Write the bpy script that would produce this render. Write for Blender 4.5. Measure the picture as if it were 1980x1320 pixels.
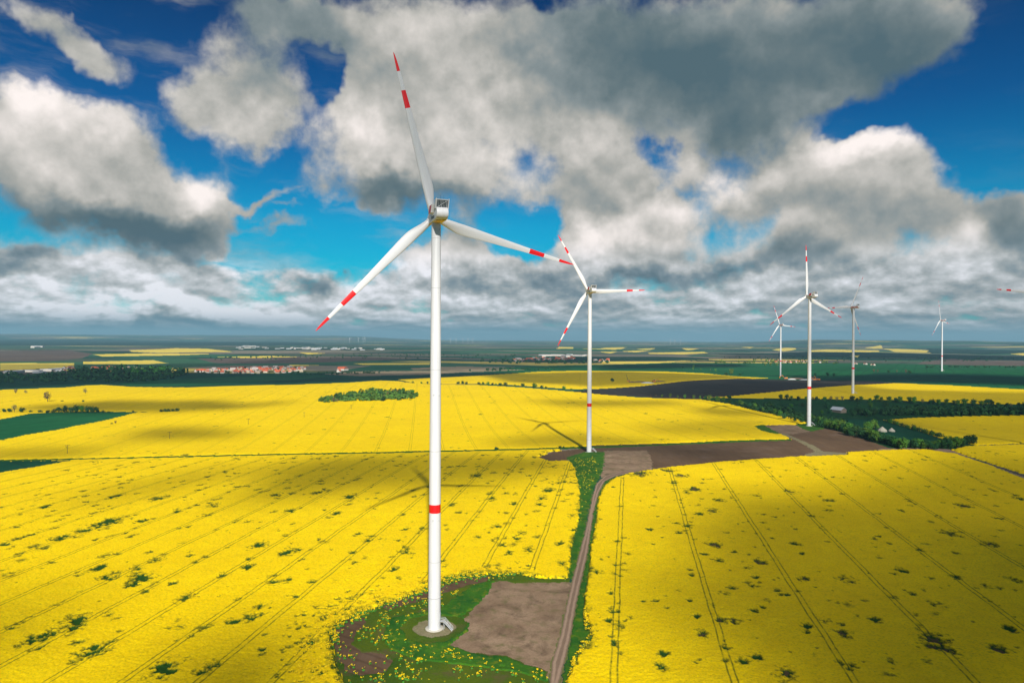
import bpy, bmesh, math, random, os
import numpy as np
from mathutils import Vector, Matrix
for o in list(bpy.data.objects): bpy.data.objects.remove(o)
S = bpy.context.scene; COL = S.collection
rng = np.random.default_rng(7); random.seed(7)
R = math.radians

# ------------------------------------------------------------------ camera
F = 1320.0; CAMZ = 100.0
PITCH = 8/1320.; ROLL = .0055
cam = bpy.data.cameras.new('camera'); camo = bpy.data.objects.new('camera', cam); COL.objects.link(camo)
cam.sensor_width = 36; cam.lens = F/1980*36; cam.clip_start = 1; cam.clip_end = 120000
fw = np.array([0, math.cos(PITCH), -math.sin(PITCH)]); r0 = np.array([1., 0, 0]); u0 = np.cross(r0, fw)
RT = math.cos(ROLL)*r0 + math.sin(ROLL)*u0; UP = -math.sin(ROLL)*r0 + math.cos(ROLL)*u0
M = Matrix(((RT[0], UP[0], -fw[0], 0), (RT[1], UP[1], -fw[1], 0), (RT[2], UP[2], -fw[2], CAMZ), (0, 0, 0, 1)))
camo.matrix_world = M; S.camera = camo
def ray(px, py):
    px = np.asarray(px, float); py = np.asarray(py, float)
    return fw + RT*((px-990)/F)[..., None] - UP*((py-660)/F)[..., None]
def azel(px, py):
    d = ray(px, py); return np.arctan2(d[..., 0], d[..., 1]), np.arctan2(d[..., 2], np.hypot(d[..., 0], d[..., 1]))

# ------------------------------------------------------------------ node helpers
class NT:
    def __init__(s, tree): s.t = tree; s.n = tree.nodes; s.l = tree.links
    def new(s, typ, **kw):
        nd = s.n.new(typ)
        for k, v in kw.items(): setattr(nd, k, v)
        return nd
    def put(s, sock, v):
        if isinstance(v, bpy.types.NodeSocket): s.l.new(v, sock)
        elif v is not None: sock.default_value = v
    def m(s, op, a, b=None, c=None, clamp=False):
        nd = s.new('ShaderNodeMath', operation=op, use_clamp=clamp)
        for i, v in enumerate((a, b, c)): s.put(nd.inputs[i], v)
        return nd.outputs[0]
    def v(s, op, a, b=None, out=0, scale=None):
        nd = s.new('ShaderNodeVectorMath', operation=op); s.put(nd.inputs[0], a)
        if b is not None: s.put(nd.inputs[1], b)
        if scale is not None: s.put(nd.inputs['Scale'], scale)
        return nd.outputs[out]
    def noise(s, vec, scale, detail=4, rough=.5, color=False, dist=0, norm=True):
        nd = s.new('ShaderNodeTexNoise'); s.put(nd.inputs['Vector'], vec)
        nd.inputs['Scale'].default_value = scale; nd.inputs['Detail'].default_value = detail
        nd.inputs['Roughness'].default_value = rough; nd.inputs['Distortion'].default_value = dist
        return nd.outputs['Color' if color else 'Fac']
    def ramp(s, fac, stops, interp='LINEAR'):
        nd = s.new('ShaderNodeValToRGB'); s.put(nd.inputs[0], fac); cr = nd.color_ramp; cr.interpolation = interp
        while len(cr.elements) < len(stops): cr.elements.new(.5)
        for e, (p, c) in zip(cr.elements, stops):
            e.position = p; e.color = (*c, 1) if len(c) == 3 else c
        return nd.outputs[0]
    def mix(s, fac, a, b, typ='MIX'):
        nd = s.new('ShaderNodeMix', data_type='RGBA', blend_type=typ)
        s.put(nd.inputs[0], fac)
        for i, v in ((6, a), (7, b)):
            if not isinstance(v, bpy.types.NodeSocket) and len(v) == 3: v = (*v, 1)
            s.put(nd.inputs[i], v)
        return nd.outputs[2]
    def mr(s, v, a, b, c=0., d=1., smooth=False):
        nd = s.new('ShaderNodeMapRange', interpolation_type='SMOOTHSTEP' if smooth else 'LINEAR')
        for i, x in enumerate((v, a, b, c, d)): s.put(nd.inputs[i], x)
        return nd.outputs[0]

# ------------------------------------------------------------------ world, sky and clouds
SUN = Vector((27.5, -218, 141.5)).normalized()
W = bpy.data.worlds.new('World'); S.world = W; W.use_nodes = True
w = NT(W.node_tree); w.n.clear()
sky = w.new('ShaderNodeTexSky', sky_type='NISHITA'); sky.sun_disc = False
sky.sun_elevation = math.asin(SUN.z); sky.sun_rotation = math.atan2(SUN.x, SUN.y)
sky.air_density = 1.0; sky.dust_density = .3; sky.ozone_density = 3.0
tc = w.new('ShaderNodeTexCoord').outputs['Generated']
sp = w.new('ShaderNodeSeparateXYZ'); w.l.new(tc, sp.inputs[0])
X, Y, Z = sp.outputs
az = w.m('ARCTAN2', X, Y); el = w.m('ARCSINE', Z)
cmb = w.new('ShaderNodeCombineXYZ'); w.l.new(az, cmb.inputs[0]); w.l.new(el, cmb.inputs[1]); UV = cmb.outputs[0]
# perspective coordinates of a cloud layer seen flatter and flatter towards the horizon
lc = w.new('ShaderNodeCombineXYZ'); w.l.new(w.m('MULTIPLY', az, 15.), lc.inputs[0])
w.l.new(w.m('MULTIPLY', w.m('LOGARITHM', w.m('MAXIMUM', w.m('ADD', el, .028), .01), math.e), 2.5), lc.inputs[1]); LY = lc.outputs[0]
# warp
wn = w.noise(tc, 5.0, 1, .5, color=True)
wn2 = w.noise(tc, 22.0, 3, .6, color=True)
warp = w.v('ADD', w.v('SCALE', w.v('SUBTRACT', wn, (.5, .5, .5)), scale=.10), w.v('SCALE', w.v('SUBTRACT', wn2, (.5, .5, .5)), scale=.055))
UVw = w.v('ADD', UV, warp)
def gauss_sum(vec, blobs, base):
    acc = base; cv = vec
    for bi, (px, py, rx, ry, rot, wt) in enumerate(blobs):
        a0, e0 = azel(px, py); a1, _ = azel(px+rx*.5, py); a2, _ = azel(px-rx*.5, py); _, e1 = azel(px, py-ry*.5); _, e2 = azel(px, py+ry*.5)
        mp = w.new('ShaderNodeMapping', vector_type='TEXTURE'); 
        if bi % 4 == 3:      # evaluated in small batches, so that few results are alive at once
            ch = w.new('ShaderNodeVectorMath', operation='MULTIPLY_ADD'); w.l.new(acc, ch.inputs[0]); ch.inputs[1].default_value = (1e-6, 1e-6, 0); w.l.new(vec, ch.inputs[2]); cv = ch.outputs[0]
        w.l.new(cv, mp.inputs[0])
        mp.inputs['Location'].default_value = (float(a0), float(e0), 0); mp.inputs['Rotation'].default_value = (0, 0, -R(rot))
        mp.inputs['Scale'].default_value = (float(a1-a2), float(abs(e1-e2)), 1)
        ln = w.v('LENGTH', mp.outputs[0], out=1)
        g = w.mr(ln, 0., 1.75, wt, 0., smooth=True)
        acc = w.m('ADD', acc, g)
    return acc
DENS = [ # px, py, rx, ry, rot(+ = clockwise), weight
 (90,300,170,110,10,1.0),(230,370,170,90,25,1.0),(330,430,110,60,10,.9),(385,385,62,66,0,1.0),(20,240,90,80,0,.7),(150,230,90,50,20,.5),
 (190,100,110,50,22,.9),(90,50,90,44,24,.8),
 (430,220,125,75,0,.95),(350,190,60,55,0,.6),(510,170,85,90,0,.65),(560,50,120,45,5,.5),(430,75,70,30,0,.3),
 (740,260,120,110,0,.95),(900,140,240,120,0,1.0),(820,360,130,60,10,.9),(1000,310,180,80,0,1.),(1150,130,240,140,0,1.),(1180,280,110,50,0,.5),
 (1400,120,260,130,0,1.),(1640,100,200,110,-10,.95),(1480,230,170,60,-12,.8),(1340,250,80,60,0,.5),(1780,30,130,60,0,.6),
 (1300,400,170,60,-12,.9),(1520,390,170,90,-5,1.),(1700,340,110,75,0,1.),(1180,450,90,50,0,.9),(1330,500,230,50,0,1.),(1720,460,160,70,0,.95),(1920,450,110,75,0,1.),(1960,390,50,30,0,.5),(1860,335,35,14,-30,.35),
 (930,460,50,35,0,.5),(820,540,120,50,-5,.75),(1600,560,160,60,0,.8),(1850,540,160,50,0,.6),(350,70,90,40,0,.3),(700,140,60,90,0,.4),(960,540,140,45,0,.8),(1050,560,150,40,0,.6),(605,518,34,20,10,.7),
 (120,510,260,26,3,.5),(40,495,60,26,0,.6),(350,540,380,40,4,.55),(110,545,50,18,0,.4),(60,440,160,40,5,.25),
 (545,424,80,14,-2,.75),(500,378,70,9,-12,.7),(560,395,60,8,0,.45),(470,470,90,10,3,.3),(910,470,40,10,-6,.4),
 (480,30,140,50,0,.45),(640,60,60,60,0,.45),(380,130,90,50,0,.4),(520,240,60,50,0,.4),(260,60,60,40,0,.3),(1180,380,110,60,-15,.8),(1130,430,60,40,0,.5),(1050,380,60,30,0,.4),(1000,500,300,30,0,.6),(780,500,60,26,-10,.6),(250,500,260,24,4,.35),(1250,330,80,40,0,.5),(1830,420,70,40,0,.5),(1500,560,400,40,0,.6),(720,400,100,30,20,.5),(1560,300,120,30,-8,.5),(960,590,500,30,0,.5),(250,580,300,30,0,.5),
 # openings of blue sky
 (590,430,90,50,0,-.5),(690,500,110,26,3,-.6),(470,60,30,25,0,-.25),(620,160,24,60,10,-.7),(1070,420,50,34,-10,-.8),(1010,480,40,14,0,-.35),
 (1880,260,90,90,-20,-.75),(1950,120,70,160,0,-.6),(1265,285,50,22,30,-.7),(1270,335,60,12,0,-.4),(1160,390,28,24,0,-.3),(1640,270,80,14,-10,-.5),(1100,25,60,18,0,-.3),(280,150,50,60,30,-.4),(250,20,120,30,0,-.4),(560,300,40,110,10,-.35)]
BR = [ # brightness of the clouds
 (140,215,120,45,25,.22),(40,230,70,60,0,.15),(170,330,160,45,20,.05),(120,410,150,34,10,-.34),(290,455,130,34,18,-.42),(375,365,55,44,0,.30),(360,440,70,28,0,-.28),
 (430,235,100,55,0,.13),(180,110,90,30,20,-.05),(560,60,120,60,0,-.14),(500,150,60,60,0,-.08),
 (700,260,80,80,0,.2),(820,290,140,60,10,.1),(1020,300,120,40,0,.13),(860,400,170,28,8,-.30),(760,395,70,24,10,-.2),(1000,80,180,90,0,-.03),(800,110,120,80,0,.08),
 (1230,120,200,120,0,-.26),(1480,130,260,120,0,-.30),(1700,120,170,110,0,-.26),(1420,260,130,40,0,-.16),(1330,270,40,40,-30,.12),
 (1190,440,90,36,-5,.34),(1330,370,120,30,-12,.24),(1550,330,110,30,-8,.12),(1700,300,80,32,0,.22),(1500,440,160,30,0,.12),(1300,520,260,22,0,-.30),(1560,500,130,26,0,-.14),(1210,500,60,20,0,.1),
 (1640,420,100,40,0,-.06),(1850,450,50,30,0,.24),(1950,440,60,50,0,-.24),(1750,500,80,26,0,.12),(1000,560,180,34,0,-.14),(840,510,70,34,0,.22),(960,500,60,20,0,.08),(900,560,100,20,0,-.2),
 (605,518,34,20,0,-.42),(40,495,70,26,0,-.4),(120,330,160,60,20,.06),(930,230,140,60,0,.10),(640,560,120,24,0,.10),(110,540,36,14,0,.16),(350,590,220,16,2,.30),(540,590,60,14,0,.26),(250,560,250,16,2,-.02),(600,620,150,10,0,.05),
 (1700,600,250,30,0,-.08),(1350,620,200,14,0,.12),(930,600,150,12,0,.12),(1400,580,120,10,0,.12),(200,630,400,12,0,-.3),(100,590,100,12,0,.14)]
fb = w.noise(tc, 6.0, 8, .59)
fbu = w.noise(w.v('ADD', tc, tuple(Vector((.25, -.2, .9)).normalized()*.024)), 6.0, 4, .5)
fbl = w.noise(LY, .85, 8, .55)
fblu = w.noise(w.v('ADD', LY, (.06, .20, 0)), .85, 4, .5)
lowf = w.mr(el, .145, .085, 0., 1., smooth=True)        # share of the low flat cloud layer
D = gauss_sum(UVw, DENS, -.40)
D = w.m('ADD', D, w.m('MULTIPLY', w.m('SUBTRACT', fb, .5), 2.9))
DL = w.m('ADD', w.m('MULTIPLY', w.m('SUBTRACT', fbl, .42), 2.6), w.mr(el, .12, .03, -.1, .45))
D = w.m('MAXIMUM', D, w.m('SUBTRACT', DL, w.m('MULTIPLY', w.m('SUBTRACT', 1., lowf), 3.)))
alpha = w.mr(D, -.16, .50, 0., 1., smooth=True)
vmp = w.new('ShaderNodeMapping'); w.l.new(w.v('ADD', UV, w.v('SCALE', warp, scale=.35)), vmp.inputs[0]); vmp.inputs['Rotation'].default_value = (0, 0, .25); vmp.inputs['Scale'].default_value = (3.2, 13, 1)
veil = w.m('MULTIPLY', w.mr(w.noise(vmp.outputs[0], 1.6, 6, .58), .47, .78, 0., .55, smooth=True), w.mr(az, .10, -.12, .15, 1.))
alpha = w.m('MAXIMUM', alpha, veil)
relief = w.m('MULTIPLY', w.m('SUBTRACT', fb, fbu), 1.5)
reliefl = w.m('MULTIPLY', w.m('SUBTRACT', fbl, fblu), 1.9)
B = gauss_sum(UVw, [(a_, b_, c_, d_, e_, f_*1.3) for a_, b_, c_, d_, e_, f_ in BR], .58)
B = w.m('ADD', B, w.m('MULTIPLY', relief, w.m('SUBTRACT', 1., w.m('MULTIPLY', lowf, .7))))
B = w.m('ADD', B, w.m('MULTIPLY', w.m('ADD', reliefl, w.mr(az, .1, -.15, .10, .22)), lowf))
B = w.m('SUBTRACT', B, w.m('MULTIPLY', w.mr(el, .06, .01, 0., 1.), .10))
cc = w.ramp(B, [(0, (.07, .12, .15)), (.2, (.115, .16, .18)), (.4, (.20, .24, .255)), (.58, (.35, .355, .34)), (.78, (.57, .55, .53)), (1, (.88, .82, .81))])
# blue of the open sky, from the Sky Texture, graded as the photograph is
hs = w.new('ShaderNodeHueSaturation'); hs.inputs['Saturation'].default_value = 1.35; w.l.new(sky.outputs[0], hs.inputs['Color'])
skyc = w.mix(1., hs.outputs[0], (.0, .58, .70), 'MULTIPLY')
skyg = w.mix(1., skyc, w.ramp(w.m('MULTIPLY', el, 2.2), [(0, (.9,.9,.9)), (.35, (.95, .95, .85)), (.65, (.5, .50, .6)), (1, (.25, .26, .36))]), 'MULTIPLY')
cs = w.v('SCALE', w.v('MULTIPLY', cc, w.mix(lowf, (1.02, 1., .97), (.93, 1., 1.07))), scale=8.6)
skc = w.mix(alpha, skyg, cs)
# air near the horizon
hz = w.mr(el, .036, .000, 0., .78, smooth=True)
hcol = w.ramp(w.mr(az, -.6, .6), [(0, (.30, 1.1, 1.75)), (.45, (.4, 1.3, 2.)), (1, (1.4, 2.3, 2.9))])
skc = w.mix(hz, skc, hcol)
ground = w.mr(el, -.004, -.03, 0., 1.)
skc = w.mix(ground, skc, (.9, .75, .2))
bg = w.new('ShaderNodeBackground'); w.l.new(skc, bg.inputs[0]); bg.inputs[1].default_value = .1
w.l.new(bg.outputs[0], w.new('ShaderNodeOutputWorld').inputs[0])
W.cycles.sampling_method = 'MANUAL'; W.cycles.sample_map_resolution = 512

sl = bpy.data.lights.new('sun', 'SUN'); sl.energy = 4.8; sl.angle = R(1.0); sl.color = (1., .955, .88)
so = bpy.data.objects.new('sun', sl); COL.objects.link(so); so.rotation_euler = SUN.to_track_quat('Z', 'Y').to_euler()
S.view_settings.view_transform = 'Standard'; S.view_settings.look = 'None'; S.view_settings.exposure = .45; S.view_settings.gamma = 1
S.render.engine = 'CYCLES'; S.render.resolution_x = 1024; S.render.resolution_y = 682
S.cycles.transparent_max_bounces = 32; S.cycles.volume_bounces = 0; S.cycles.max_bounces = 5; S.cycles.diffuse_bounces = 2

# ------------------------------------------------------------------ numpy noise and the lie of the land
def vnoise(x, y, seed=0):
    xi = np.floor(x).astype(np.int64); yi = np.floor(y).astype(np.int64); fx = x-xi; fy = y-yi
    fx = fx*fx*(3-2*fx); fy = fy*fy*(3-2*fy)
    def h(a, b):
        n = (a*374761393 + b*668265263 + seed*974634777) & 0xffffffff
        n = ((n ^ (n >> 13))*1274126177) & 0xffffffff
        return ((n ^ (n >> 16)) & 0xffff)/65535.
    return (h(xi, yi)*(1-fx)+h(xi+1, yi)*fx)*(1-fy) + (h(xi, yi+1)*(1-fx)+h(xi+1, yi+1)*fx)*fy
def fbm(x, y, octv=4, seed=0):
    s = 0; a = .5; t = 0
    for i in range(octv): s = s+a*vnoise(x*2**i+i*17.3, y*2**i-i*9.1, seed+i); t += a; a *= .5
    return s/t
CTRL = np.array([(-26,234,-.4),(68,598,-.4),(325,745,5.1),(557,1114,11.),(742,1885,-3.1),(1200,1905,12.8),
 (-250,250,1),(150,250,0),(300,560,4),(120,480,1.5),(500,800,-3),(480,620,2),(-400,700,-1),(-350,1300,5),(-100,1250,7),(250,1150,6),(35,812,-5),
 (-700,1900,-14),(0,2000,-10),(-1200,3000,-18),(500,2600,-10),(1800,3000,4),(0,3500,-20),(900,1500,2),(350,1600,6),(0,100,0),(-900,1000,0),(700,500,2),(-900,500,0)], float)
def kern(d2): return np.exp(-d2/(2*420.**2))+.35*np.exp(-d2/(2*160.**2))
_K = kern((CTRL[:, None, 0]-CTRL[None, :, 0])**2+(CTRL[:, None, 1]-CTRL[None, :, 1])**2)+np.eye(len(CTRL))*.03
_Wt = np.linalg.solve(_K, CTRL[:, 2])
def sstep(x, a, b): t = np.clip((x-a)/(b-a), 0, 1); return t*t*(3-2*t)
def H(x, y):
    x = np.asarray(x, float); y = np.asarray(y, float); r2 = x*x+y*y; r = np.sqrt(r2); a = np.degrees(np.arctan2(x, y))
    z = np.zeros_like(x)
    near = r < 6500
    if near.any():
        xn, yn = x[near], y[near]; zz = np.zeros_like(xn)
        for (cx, cy, _), wt in zip(CTRL, _Wt): zz += wt*kern((xn-cx)**2+(yn-cy)**2)
        z[near] = zz
    z += (fbm(x/260., y/260., 3, 5)-.5)*2.0*sstep(r, 250, 900)
    z += (fbm(x/1900., y/1900., 3, 9)-.5)*34*sstep(r, 2500, 6000)
    z += 80*sstep(a, 17, 24)*(1-.25*sstep(a, 33, 36))*sstep(r, 9000, 13000)*(.75+.5*fbm(a/5., r/4000., 3, 3))
    z += 125*(1-sstep(a, -16, -4))*sstep(r, 14000, 22000)*(.8+.4*fbm(a/4., r/5000., 3, 4))
    z += 16*sstep(r, 11000, 17000)
    return z - r2/(2*7.3e6)
TT = np.geomspace(90, 46000, 5000)
def g(px, py):
    """pixel of the photograph -> the ground point it shows (world x, y, z)"""
    d = ray(px, py); hl = np.hypot(d[0], d[1]); d = d/hl
    x = d[0]*TT; y = d[1]*TT; zr = CAMZ+d[2]*TT; hh = H(x, y)
    k = np.nonzero(zr < hh)[0]
    i = k[0] if len(k) else len(TT)-1
    if i > 0 and len(k):
        f0 = zr[i-1]-hh[i-1]; f1 = zr[i]-hh[i]; t = f0/(f0-f1); T = TT[i-1]*(1-t)+TT[i]*t
    else: T = TT[i]
    xx, yy = d[0]*T, d[1]*T
    return np.array([xx, yy, float(H(np.array([xx]), np.array([yy]))[0])])
def poly(pts): return np.array([g(*p)[:2] for p in pts])
def inside(P, x, y):
    c = np.zeros(x.shape, bool); n = len(P)
    for i in range(n):
        x1, y1 = P[i]; x2, y2 = P[(i+1) % n]
        if y1 == y2: continue
        cond = ((y1 > y) != (y2 > y)) & (x < (x2-x1)*(y-y1)/(y2-y1)+x1); c ^= cond
    return c
def pdist(P, x, y, closed=True):
    d = np.full(x.shape, 1e18); n = len(P)
    for i in range(n if closed else n-1):
        x1, y1 = P[i]; x2, y2 = P[(i+1) % n]; dx, dy = x2-x1, y2-y1
        t = np.clip(((x-x1)*dx+(y-y1)*dy)/(dx*dx+dy*dy+1e-9), 0, 1)
        d = np.minimum(d, (x-x1-t*dx)**2+(y-y1-t*dy)**2)
    return np.sqrt(d)

# ------------------------------------------------------------------ materials
def mat(name, rough=.8, spec=.3):
    m = bpy.data.materials.new(name); m.use_nodes = True; n = NT(m.node_tree); b = n.n['Principled BSDF']
    b.inputs['Roughness'].default_value = rough; b.inputs['Specular IOR Level'].default_value = spec
    return m, n, b
def plain(name, c, rough=.6, spec=.4, vary=.06, scale=.6):
    m, n, b = mat(name, rough, spec); co = n.new('ShaderNodeTexCoord').outputs['Object']
    f = n.noise(co, scale, 5, .6); col = n.mix(f, tuple(x*(1-vary) for x in c), tuple(min(1, x*(1+vary)) for x in c))
    n.l.new(col, b.inputs['Base Color']); return m
def coords(n): return n.new('ShaderNodeTexCoord').outputs['Object']
def rape_mat(name, slope, space, off, rut=1., spots=0., spotscale=.03, ylo=(.88,.595,.0006), yhi=(.98,.70,.001)):
    m, n, b = mat(name, .95, .04); co = coords(n)
    at = n.new('ShaderNodeAttribute', attribute_name='cover').outputs['Fac']
    fine = n.noise(co, 1.3, 3, .7); mid = n.noise(co, .12, 4, .6); big = n.noise(co, .012, 3, .5)
    col = n.mix(n.mr(mid, .3, .7), ylo, yhi)
    col = n.mix(n.mr(fine, .54, .30, 0., .7), col, (.50, .38, .006))
    col = n.mix(n.mr(n.noise(co, .35, 4, .65), .44, .30, 0., .35), col, (.46, .37, .006))
    col = n.mix(n.mr(big, .35, .7, 0., .35), col, (.70, .46, .003))
    s = n.new('ShaderNodeSeparateXYZ'); n.l.new(co, s.inputs[0])
    wob = n.m('MULTIPLY', n.m('SUBTRACT', n.noise(co, .05, 2), .5), 1.2)
    t = n.m('SUBTRACT', s.outputs[0], n.m('MULTIPLY', s.outputs[1], slope))
    t = n.m('ADD', n.m('SUBTRACT', t, off), wob)
    t = n.m('SUBTRACT', n.m('FLOORED_MODULO', n.m('ADD', t, space/2), space), space/2)
    t = n.m('ABSOLUTE', n.m('SUBTRACT', n.m('ABSOLUTE', t), 1.0))
    head = n.new('ShaderNodeAttribute', attribute_name='head').outputs['Fac']
    rutf = n.m('MULTIPLY', n.mr(t, .42, .12, 0., rut), n.mr(n.noise(co, .35, 3, .6), .30, .55, .25, 1.))
    rutf = n.m('MULTIPLY', rutf, head)
    cov = n.m('ADD', n.m('MULTIPLY', n.m('SUBTRACT', fine, .5), .9), at)
    if spots:
        sn = n.noise(co, spotscale, 3, .75); cov = n.m('SUBTRACT', cov, n.mr(sn, spots, spots+.06, 0., .9))
    green = n.mix(n.noise(co, .9, 3), (.010, .048, .008), (.032, .09, .010))
    soil = n.new('ShaderNodeAttribute', attribute_name='soil').outputs['Fac']
    green = n.mix(soil, green, (.11, .072, .035))
    f = n.mr(cov, .16, .92, 0., 1.)
    f = n.m('MULTIPLY', f, n.m('SUBTRACT', 1., n.m('MULTIPLY', rutf, .8)))
    n.l.new(n.mix(f, green, col), b.inputs['Base Color'])
    bp = n.new('ShaderNodeBump'); bp.inputs['Distance'].default_value = .5; bp.inputs['Strength'].default_value = .35
    n.l.new(n.noise(co, .9, 4, .7), bp.inputs['Height']); n.l.new(bp.outputs[0], b.inputs['Normal'])
    return m
def soil_mat(name, a, bb, c=None, s1=.03, s2=.9, grass=0, dirx=None, stain=0, rows=None):
    m, n, b = mat(name, .95, .1); co = coords(n)
    v = co
    if dirx is not None:
        mp = n.new('ShaderNodeMapping'); n.l.new(co, mp.inputs[0]); mp.inputs['Rotation'].default_value = (0, 0, R(dirx)); mp.inputs['Scale'].default_value = (1, .12, 1); v = mp.outputs[0]
    col = n.mix(n.mr(n.noise(v, s1, 5, .6), .3, .7), a, bb)
    col = n.mix(n.mr(n.noise(v, s2, 4, .7), .35, .75, 0., .5), col, tuple(x*.6 for x in a))
    if c: col = n.mix(n.mr(n.noise(co, s1*3, 5, .65), .52, .68, 0., .8), col, c)
    if stain: col = n.mix(n.mr(n.noise(co, s1*1.4, 6, .72, dist=.6), .50, .66, 0., stain), col, tuple(x*.45 for x in a))
    if rows:      # drill rows and wheel marks
        s = n.new('ShaderNodeSeparateXYZ'); n.l.new(co, s.inputs[0]); sl_, sp_, wd_, st_ = rows
        t = n.m('SUBTRACT', s.outputs[0], n.m('MULTIPLY', s.outputs[1], sl_)); t = n.m('ADD', t, n.m('MULTIPLY', n.noise(co, .02, 2), 5.))
        t = n.m('ABSOLUTE', n.m('SUBTRACT', n.m('FLOORED_MODULO', t, sp_), sp_/2)); col = n.mix(n.mr(t, wd_, wd_*.3, 0., st_), col, tuple(x*.45 for x in a))
    n.l.new(col, b.inputs['Base Color'])
    bp = n.new('ShaderNodeBump'); bp.inputs['Distance'].default_value = .12; n.l.new(n.noise(v, s2*1.3, 4, .7), bp.inputs['Height']); n.l.new(bp.outputs[0], b.inputs['Normal'])
    return m
M_RL = rape_mat('rape_left', .150, 21., -31-.150*304, rut=.9)
M_RR = rape_mat('rape_right', .171, 35., 30-.171*197.6, rut=.95)
M_RM = rape_mat('rape_middle', -.13, 30., -34+.13*634, rut=.5, spots=.645, spotscale=.06)
M_RF = rape_mat('rape_far', .1, 40., 0, rut=.2, spots=.66, spotscale=.05)
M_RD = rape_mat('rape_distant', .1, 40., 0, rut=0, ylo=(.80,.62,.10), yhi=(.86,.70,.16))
M_GRN = soil_mat('young_cereal', (.006, .085, .028), (.016, .14, .042), None, .004, .05, rows=(.6, 36, 2.6, .5), stain=.35)
M_GRD = soil_mat('dark_cereal', (.003, .05, .024), (.008, .085, .034), None, .006, .05, rows=(-1.2, 30, 1.8, .5), stain=.35)
M_VRG = soil_mat('verge_grass', (.012, .085, .010), (.06, .17, .008), (.14, .17, .008), .09, 1.1)
M_ORC = soil_mat('orchard_grass', (.006, .045, .014), (.014, .075, .016), None, .02, .4, stain=.5)
M_DST = soil_mat('rough_grass', (.03, .085, .006), (.11, .145, .006), (.11, .075, .035), .035, 1.2)
M_BRN = soil_mat('ploughed_brown', (.11, .066, .036), (.17, .105, .058), (.15, .10, .07), .012, .35, dirx=-20, rows=(-1.6, 9, 1.6, .35), stain=.35)
M_DRK = soil_mat('ploughed_dark', (.030, .028, .026), (.055, .045, .036), None, .006, .1, dirx=60, rows=(1.1, 24, 4, .4), stain=.4)
M_PAD = soil_mat('hardstand', (.20, .13, .078), (.36, .25, .16), (.13, .115, .045), .07, 1.3, stain=.7)
M_APR = soil_mat('gravel_apron', (.20, .17, .09), (.28, .24, .14), (.13, .15, .05), .3, 2.5)
M_TRK = soil_mat('track_earth', (.24, .155, .105), (.36, .25, .18), None, .2, 1.5)
M_BEI = soil_mat('stubble', (.26, .20, .12), (.36, .28, .17), None, .004, .05)
M_MAU = soil_mat('fallow', (.10, .075, .06), (.16, .12, .09), None, .003, .02)
M_FOR = soil_mat('forest_floor', (.008, .035, .022), (.014, .05, .028), None, .004, .03)
def track_mat():
    m, n, b = mat('wheel_track', .95, .08); co = coords(n); d = n.new('ShaderNodeAttribute', attribute_name='cover').outputs['Fac']
    d = n.m('ADD', d, n.m('MULTIPLY', n.m('SUBTRACT', n.noise(co, .25, 3), .5), .7))
    rutm = n.mr(n.m('ABSOLUTE', n.m('SUBTRACT', d, 1.15)), .6, .25, 0., 1.)
    base = n.mix(n.noise(co, .8, 4, .7), (.15, .10, .065), (.24, .165, .115))
    col = n.mix(rutm, base, n.mix(n.noise(co, .5, 4, .7), (.25, .17, .115), (.38, .27, .19)))
    col = n.mix(n.mr(d, .5, .1, 0., .8), col, (.09, .13, .02))
    n.l.new(col, b.inputs['Base Color']); return m
M_TR2 = track_mat()
def farmland_mat():
    m, n, b = mat('farmland', .95, .1); co = coords(n)
    mp = n.new('ShaderNodeMapping'); n.l.new(co, mp.inputs[0]); mp.inputs['Rotation'].default_value = (0, 0, .35); mp.inputs['Scale'].default_value = (.5, 1.3, 1)
    vo = n.new('ShaderNodeTexVoronoi', feature='F1'); vo.inputs['Scale'].default_value = 1/430.; n.l.new(mp.outputs[0], vo.inputs['Vector'])
    s = n.new('ShaderNodeSeparateColor'); n.l.new(vo.outputs['Color'], s.inputs[0])
    col = n.ramp(s.outputs[0], [(0, (.02,.11,.05)), (.18, (.012,.07,.04)), (.34, (.13,.11,.085)), (.48, (.20,.17,.12)), (.6, (.04,.13,.06)), (.76, (.07,.10,.06)), (.88, (.26,.22,.16)), (.95, (.62,.48,.10))], 'CONSTANT')
    # woods and villages of trees between the fields
    col = n.mix(n.mr(n.noise(mp.outputs[0], 1/700., 6, .65), .54, .58, 0., .9), col, (.008, .036, .025))
    col = n.mix(n.mr(n.noise(co, 1/60., 4, .7), .3, .7, 0., .35), col, (.02, .05, .03))
    n.l.new(col, b.inputs['Base Color']); return m
M_FARM = farmland_mat()

# ------------------------------------------------------------------ objects: tagging
def tag(o, label=None, cat=None, group=None, kind=None):
    if label: o['label'] = label
    if cat: o['category'] = cat
    if group: o['group'] = group
    if kind: o['kind'] = kind
    return o
def empty(name, loc, rz=0, sc=1.):
    o = bpy.data.objects.new(name, None); COL.objects.link(o); o.location = loc; o.rotation_euler = (0, 0, rz); o.scale = (sc,)*3
    o.empty_display_size = .5; return o
def meshobj(name, verts, faces, mats, parent=None, mi=None, smooth=False):
    me = bpy.data.meshes.new(name); me.from_pydata([tuple(v) for v in verts], [], [tuple(f) for f in faces]); 
    for m in (mats if isinstance(mats, (list, tuple)) else [mats]): me.materials.append(m)
    if mi is not None: me.polygons.foreach_set('material_index', mi)
    if smooth: me.polygons.foreach_set('use_smooth', [True]*len(me.polygons))
    me.update(); o = bpy.data.objects.new(name, me); COL.objects.link(o)
    if parent: o.parent = parent
    return o

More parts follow.
